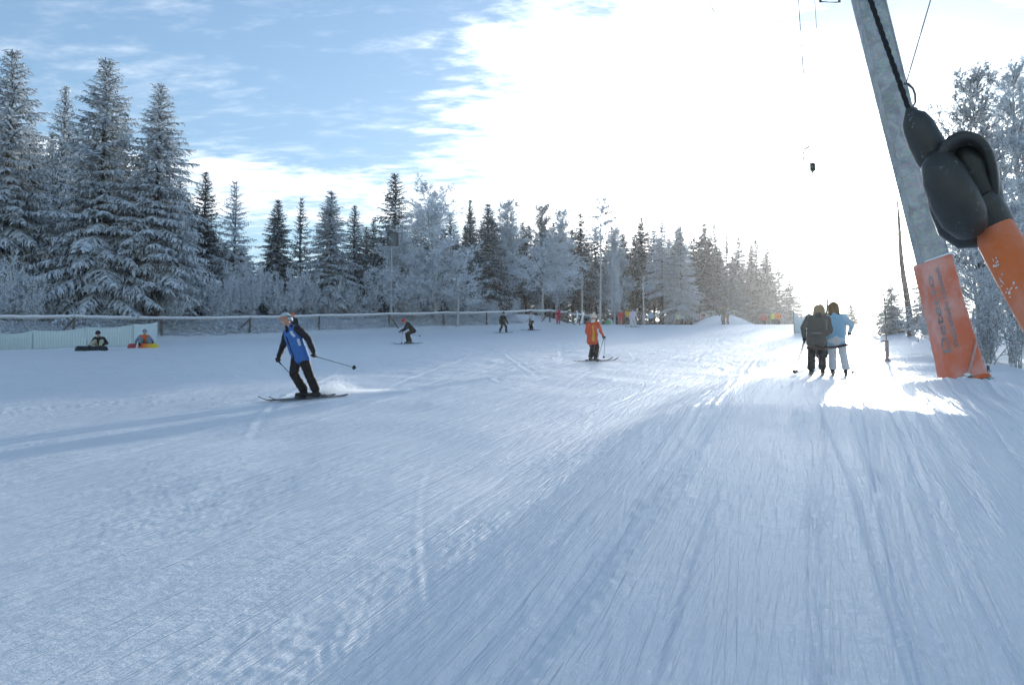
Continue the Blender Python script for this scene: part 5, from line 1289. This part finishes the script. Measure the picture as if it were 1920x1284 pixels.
ski_pole(h1[0] + Vector((.03, .02, 0)), spot(1492, 18.1) + Vector((0, 0, 0.03)), 'second ski pole slanting left from the lift rider in dark grey', (0.25, 0.22, 0.2))
ski_pole(h2[1], spot(1599, 18.0) + Vector((0, 0, 0.05)), 'ski pole hanging right of the lift rider in light blue', (0.1, 0.09, 0.09), .013)
ski_pole(h2[1] + Vector((-.03, .03, 0)), spot(1594, 18.3) + Vector((0, 0, 0.12)), 'second ski pole hanging right of the lift rider in light blue', (0.2, 0.18, 0.18))
def riders_bar():
    c = pt(1551, 650, 18.2); a = pt(1513, 652, 18.15); b = pt(1589, 646, 18.2)
    e = empty('tow_bar', c); tag(e, 'dark tow bar across the hips of the two lift riders', 'tow bar')
    m = MB(); m.tube([a - c, (a - c) * 0.4 + Vector((0, 0, -0.03)), (b - c) * 0.4 + Vector((0, 0, -0.03)), b - c], 0.032, 9); m.build('seat_bar', cloth('bar_brown', (0.05, 0.03, 0.028), 0.5), e)
    top = pt(1552, 560, 19.3) - c
    m = MB(); m.tube([Vector((0, 0.03, 0)), Vector((0, 0.12, 0.2)), top], 0.02, 8); m.build('stick', M['dark_steel'], e)
    up = rope_l + U3 * 8 - c
    m = MB(); m.tube([top, up], 0.006, 6); m.build('cord', M['cable'], e)
riders_bar()
R3 = spot(1541, 26.5)
e, h3, a3 = person('dark-clad lift rider farther up, only the head showing between the two near riders', R3, ly, 1.02, jacket=(0.05, 0.06, 0.06), pants=(0.03, 0.03, 0.03), hat=(0.07, 0.06, 0.05), voxel=0.02)

# --- skier in the orange-red jacket
OR = spot(1112, 28.6); oy = yaw_of(0.62, 0.78)
e, h4, a4 = person('standing skier in orange-red jacket with yellow stripe and pale bobble hat', OR, oy, 0.965, hip=(0, -.03, 0.975), lean=6, feet=((-0.10, -.02), (0.10, 0.02)), hands=((-0.26, 0.22, 0.94), (0.30, 0.24, 0.98)), jacket=(0.62, 0.085, 0.03), sleeve=(0.60, 0.085, 0.03),
    pants=(0.012, 0.016, 0.014), boots=(0.035, 0.035, 0.04), hat=(0.66, 0.58, 0.50), hat_kind='pompom', head_yaw=12, voxel=0.014, jl=0.13, trunk=1.12,
    accents=[((0.62, 0.33, 0.03), [(.12, -.09, -.20, .055, .11, -.10, .10, .04), (.11, -.10, .10, .04, .06, -.10, .38, .03)]), ((0.6, 0.6, 0.6), [(.265, -.03, .20, .045, .255, -.02, .12, .042), (0, -.02, .53, .085, 0, .01, .55, .08)])])
ski(Vector((a4[0].x, a4[0].y, 0)), yaw_of(0.88, 0.48), 'ski on the left foot of the skier in orange-red', 1.7, (0.10, 0.10, 0.11))
ski(Vector((a4[1].x, a4[1].y, 0)), yaw_of(0.88, 0.44), 'ski on the right foot of the skier in orange-red', 1.7, (0.10, 0.10, 0.11))
ski_pole(h4[1], spot(1119, 28.0) + Vector((0, 0, 0.02)), 'upright ski pole of the skier in orange-red', (0.12, 0.12, 0.13), .010)
ski_pole(h4[1] + Vector((.05, .03, 0)), spot(1132, 29.6) + Vector((0, 0, 0.05)), 'slanting ski pole of the skier in orange-red', (0.2, 0.2, 0.21), .008)

# --- crouching skier with the red cap
RC = spot(767, 44.5); ry = yaw_of(-0.92, -0.40)
e, h5, a5 = person('crouching skier in dark clothes with red cap in front of the floodlight mast', RC, ry, 0.98, hip=(0, -.20, 0.82), lean=42, feet=((-0.14, -.05), (0.12, 0.05)), hands=((-0.30, 0.40, 0.74), (0.30, 0.42, 0.76)), jacket=(0.035, 0.035, 0.036), pants=(0.035, 0.026, 0.02),
    boots=(0.10, 0.10, 0.09), hat=(0.50, 0.03, 0.05), head_pitch=30, voxel=0.02, accents=[((0.45, 0.48, 0.55), [(0, -.10, -.02, .06, 0, -.11, .12, .055)]), ((0.12, 0.03, 0.02), [(-.10, .09, -.02, .05, .10, .09, -.02, .05)])])
for a_, lb in ((a5[0], 'ski nearer the camera under the skier with the red cap'), (a5[1], 'ski farther from the camera under the skier with the red cap')): ski(Vector((a_.x, a_.y, 0)), ry, lb, 1.7, (0.05, 0.055, 0.07))
ski_pole(h5[0], spot(753, 43.6) + Vector((0, 0, 0.05)), 'upright ski pole of the skier with the red cap', (0.3, 0.3, 0.32), .010)
ski_pole(h5[1], spot(789, 45.5) + Vector((0, 0, 0.42)), 'ski pole trailing right of the skier with the red cap', (0.25, 0.25, 0.26), .010)

# --- standing man with orange cap
OC = spot(550, 47.0)
person('standing person in black with orange cap right behind the skier in blue', OC, R(175), 0.97, jacket=(0.018, 0.018, 0.024), pants=(0.02, 0.02, 0.022), hat=(0.75, 0.12, 0.04), hands=((-0.25, 0.16, 0.90), (0.25, 0.16, 0.90)), voxel=0.022, head_yaw=25)

# --- snowboarder on the far slope
SB = spot(942, 62.5); sy = yaw_of(0.25, -0.97)
e, h6, a6 = person('snowboarder in black striding with both feet on a board near the fence', SB, yaw_of(0.55, -0.83), 0.97, hip=(-0.02, -.02, 0.90), lean=10, feet=((-0.36, 0.02), (0.26, 0.02)), hands=((-0.40, 0.18, 0.80), (0.36, 0.16, 0.82)), jacket=(0.016, 0.02, 0.018), pants=(0.018, 0.024, 0.02), boots=(0.10, 0.10, 0.09),
    hat=(0.02, 0.022, 0.02), voxel=0.022, accents=[((0.28, 0.26, 0.2), [(-.06, .10, -.12, .035, -.03, .11, -.02, .03)])])
ski((a6[0] + a6[1]) / 2, R(90) + R(8), 'dark snowboard under the black-clad rider near the fence', 1.58, (0.03, 0.03, 0.035), 0.26, 'snowboard', False, name='snowboard', back=0.5)
# --- skier in white jacket
WJ = spot(997, 66.0)
e, h7, a7 = person('skier in pale jacket and black trousers left of the red child by the fence', WJ, yaw_of(-0.75, -0.66), 0.97, hip=(0, -.10, 0.88), lean=14, feet=((-0.10, -.02), (0.10, 0.04)), hands=((-0.30, 0.24, 0.84), (0.30, 0.3, 0.80)), jacket=(0.52, 0.56, 0.58), pants=(0.014, 0.018, 0.018), hat=(0.05, 0.05, 0.05), voxel=0.022)
ski(Vector((a7[0].x, a7[0].y, 0)), yaw_of(-0.92, -0.3), 'ski nearer the camera under the skier in the pale jacket', 1.6, (0.10, 0.11, 0.12))
ski(Vector((a7[1].x, a7[1].y, 0)), yaw_of(-0.92, -0.3), 'ski farther from the camera under the skier in the pale jacket', 1.6, (0.10, 0.11, 0.12))
ski_pole(h7[0], spot(990, 65.2) + Vector((0, 0, .1)), 'ski pole held by the skier in the pale jacket', (0.2, 0.2, 0.2), .012)
# --- white snowboarder
WS = spot(1187, 71.5)
e, h8, a8 = person('snowboarder all in pale lilac white seen from behind at the wood edge', WS, yaw_of(0.2, 0.97), 0.98, hip=(0, -.02, 0.96), lean=6, feet=((-0.22, 0.0), (0.22, 0.0)), hands=((-0.36, 0.10, 0.84), (0.36, 0.12, 0.82)), jacket=(0.58, 0.52, 0.60), pants=(0.58, 0.58, 0.62), boots=(0.3, 0.3, 0.3), hat=(0.06, 0.06, 0.08), voxel=0.022)
ski((a8[0] + a8[1]) / 2, R(70), 'dark snowboard under the rider dressed in pale lilac white', 1.45, (0.03, 0.03, 0.04), 0.26, 'snowboard', False, name='snowboard', back=0.5)
# --- small figures along the wood edge
def small(px, d, label, k, jacket, pants, hat, yaw=180, **kw):
    return person(label, spot(px, d), R(yaw), k, jacket=jacket, pants=pants, hat=hat, voxel=0.028, **kw)
small(1047, 73, 'child in a red snowsuit standing at the rail fence', 0.86, (0.42, 0.04, 0.08), (0.42, 0.04, 0.08), (0.10, 0.03, 0.04), 160)
small(1164, 77, 'person in red and white standing beside the one in yellow', 0.82, (0.55, 0.05, 0.06), (0.55, 0.08, 0.10), (0.7, 0.7, 0.7), 170)
small(1176, 77.5, 'person in a mustard yellow jacket beside the pale snowboarder', 0.92, (0.62, 0.36, 0.03), (0.05, 0.05, 0.05), (0.55, 0.32, 0.04), 200)
small(1221, 80, 'person in pale blue jacket among the stems right of the pale snowboarder', 0.9, (0.42, 0.55, 0.66), (0.02, 0.03, 0.06), (0.3, 0.35, 0.4), 150)
small(1271, 82, 'person in pale green jacket between the two white stems', 0.9, (0.42, 0.46, 0.36), (0.1, 0.12, 0.1), (0.6, 0.6, 0.5), 190)
small(1357, 76, 'tall person in dark green-grey in front of the snow mound', 1.03, (0.05, 0.075, 0.05), (0.05, 0.05, 0.06), (0.05, 0.06, 0.05), 30)
small(1365, 76, 'child in brownish orange beside the tall person at the snow mound', 0.62, (0.30, 0.13, 0.07), (0.22, 0.1, 0.07), (0.3, 0.2, 0.2), 20)
small(1432, 84, 'person in dull red at the right end of the wood', 0.95, (0.36, 0.06, 0.04), (0.06, 0.06, 0.06), (0.4, 0.1, 0.08), 170)
small(1450, 82, 'person in lime yellow next to the one in bright orange', 0.95, (0.50, 0.52, 0.06), (0.04, 0.05, 0.05), (0.3, 0.3, 0.1), 170)
small(1458, 82, 'person in bright orange with white cap at the right end of the wood', 1.0, (0.75, 0.15, 0.04), (0.04, 0.05, 0.05), (0.7, 0.7, 0.66), 190)
for px, lb, c in ((1317, 'person in rusty red looking over the mound railing, left one', (0.34, 0.10, 0.05)), (1326, 'person in pale grey looking over the mound railing, middle one', (0.4, 0.42, 0.36)), (1335, 'person in olive looking over the mound railing, right one', (0.18, 0.2, 0.1))):
    small(px, 85, lb, 1.05, c, (0.05, 0.05, 0.05), (0.5, 0.5, 0.45), 180)

# --- the two seated snowboarders
S1 = spot(181, 37.0)
def sitting(loc, yaw, label, jacket, pants, hat, accents=(), sleeve=None):
    return person(label, loc, yaw, 1.0, hip=(0, -.42, 0.17), lean=24, feet=((-0.24, 0.16, 0.10), (0.24, 0.16, 0.10)), hands=((-0.36, 0.05, 0.28), (0.40, -0.10, 0.16)), jacket=jacket, pants=pants, hat=hat, voxel=0.02, knee=(0, 0.1, 1), head_pitch=14, accents=accents, sleeve=sleeve, jl=-0.02)
e, _, a9 = sitting(S1, yaw_of(0.1, -0.99), 'seated snowboarder in black jacket with tan patches and pale trousers', (0.02, 0.018, 0.03), (0.42, 0.42, 0.30), (0.03, 0.02, 0.035), [((0.34, 0.28, 0.20), [(-.10, .115, .24, .035, -.07, .12, .30, .03), (.07, .12, .24, .03, .10, .115, .30, .035)])])
def board_upright(px, d, label, c1, c2=None, tiltx=62):
    p = spot(px, d); e = empty('snowboard', p + Vector((0, 0, 0.10))); e.rotation_euler = (R(tiltx), 0, R(2)); tag(e, label, 'snowboard')
    n = 24; ln = 1.55; w = 0.135; V = []; F = []
    for i in range(n):
        u = i / (n - 1) * 2 - 1; ww = w * (1 - 0.12 * (1 - u * u)) * (max(0, 1 - max(0, (abs(u) - .84) / .16) ** 2)) ** 0.5 + 0.004
        z = -0.09 * max(0, (abs(u) - .78) / .22) ** 1.6
        for sx, zz in ((-1, 0), (1, 0), (1, .014), (-1, .014)): V.append((u * ln / 2, sx * ww, z + zz))
    F = [(i * 4 + j, (i + 1) * 4 + j, (i + 1) * 4 + (j + 1) % 4, i * 4 + (j + 1) % 4) for i in range(n - 1) for j in range(4)] + [(0, 1, 2, 3), tuple((n - 1) * 4 + 3 - j for j in range(4))]
    m, nt, b = mat_base('snowboard_print')
    tcn = N(nt, 'ShaderNodeTexCoord'); sx_ = N(nt, 'ShaderNodeSeparateXYZ'); L(nt, tcn.outputs['Object'], sx_.inputs[0])
    if c2:
        ramp = N(nt, 'ShaderNodeValToRGB'); cr = ramp.color_ramp; cr.interpolation = 'LINEAR'
        L(nt, math_node(nt, 'ADD', math_node(nt, 'DIVIDE', sx_.outputs[0], ln), 0.5), ramp.inputs[0])
        stops = [(0.0, (0.45, 0.06, 0.04)), (0.22, (0.30, 0.05, 0.05)), (0.30, (0.30, 0.05, 0.05)), (0.31, (0.7, 0.6, 0.6)), (0.36, (0.7, 0.6, 0.6)), (0.37, (0.55, 0.07, 0.04)), (0.55, (0.70, 0.18, 0.03)), (0.80, (0.72, 0.45, 0.03)), (1.0, (0.66, 0.60, 0.04))]
        cr.elements[0].position = 0; cr.elements[0].color = (*stops[0][1], 1); cr.elements[1].position = 1; cr.elements[1].color = (*stops[-1][1], 1)
        for ps, c in stops[1:-1]: el = cr.elements.new(ps); el.color = (*c, 1)
        L(nt, ramp.outputs[0], b.inputs['Base Color'])
    else: b.inputs['Base Color'].default_value = (*c1, 1)
    b.inputs['Roughness'].default_value = 0.35
    mb = MB(); mb.add(V, F); mb.build('deck', m, e)
    for sx in (-0.24, 0.24): mb = MB(); mb.box((sx, 0, -0.03), (0.16, 0.22, 0.05)); mb.build('binding', cloth('binding', (0.12, 0.12, 0.13)), e)
board_upright(170, 36.7, 'black snowboard tipped on edge before the seated rider in black', (0.016, 0.018, 0.018))
S2 = spot(271, 39.3)
sitting(S2, yaw_of(0.5, -0.86), 'seated snowboarder in orange and grey with a grey hood', (0.62, 0.13, 0.03), (0.20, 0.24, 0.28), (0.22, 0.26, 0.30), [((0.6, 0.55, 0.5), [(-.16, .06, .10, .06, -.14, .07, .36, .05)])], (0.20, 0.24, 0.32))
board_upright(267, 39.0, 'red to yellow snowboard tipped on edge before the seated rider in orange', (0.6, 0.2, 0.05), True)

# --- tents and gear among the stems
def tent(px, d, w, h, c1, c2, label):
    g = spot(px, d); e = empty('low_tent', g); tag(e, label, 'tent')
    V = [(-w, -.5, -.1), (w, -.5, -.1), (w * 1.05, .6, -.1), (-w * 1.05, .6, -.1), (-w * .25, -.2, h), (w * .55, -.15, h * .9), (w * .5, .3, h * .85), (-w * .3, .3, h * .95)]
    m = MB(); m.add(V, [(0, 1, 5, 4), (1, 2, 6, 5), (2, 3, 7, 6), (3, 0, 4, 7), (4, 5, 6, 7)]); o = m.build('canvas', cloth(label[:12], c1), e)
    md = o.modifiers.new('b', 'BEVEL'); md.width = 0.12; md.segments = 3
    m = MB(); m.ball((-w * .3, -.58, h * .32), (w * .55, .12, h * .36), 14, 8); m.build('front_flap', cloth(label[:10] + '_flap', c2), e)
tent(1142, 79, 0.55, 0.75, (0.55, 0.60, 0.64), (0.05, 0.36, 0.14), 'low white tent with a green front at the foot of the tall larch')
tent(1180, 80.5, 0.55, 0.95, (0.5, 0.58, 0.60), (0.30, 0.36, 0.36), 'grey-white tent hidden behind the people in red and yellow')

# ------------------------------------------------------------------ frosty haze in the air, also added to stand in for lens veiling glare
def haze():
    x0, x1, y0, y1, z0, z1 = -760, 760, -70, 850, -14.0, 48.0
    m = MB(); m.box(((x0 + x1) / 2, (y0 + y1) / 2, (z0 + z1) / 2), (x1 - x0, y1 - y0, z1 - z0))
    mt = D.materials.new('haze'); mt.use_nodes = True; nt = mt.node_tree; nt.nodes.clear()
    v = N(nt, 'ShaderNodeVolumePrincipled'); v.inputs['Color'].default_value = (0.95, 0.97, 1, 1); v.inputs['Density'].default_value = 0.0003; v.inputs['Anisotropy'].default_value = 0.72
    o_ = N(nt, 'ShaderNodeOutputMaterial'); L(nt, v.outputs[0], o_.inputs['Volume'])
    o = m.build('haze', mt); tag(o, 'thin frosty haze in the air, added also as veiling glare towards the sun', 'haze', kind='stuff')
haze()
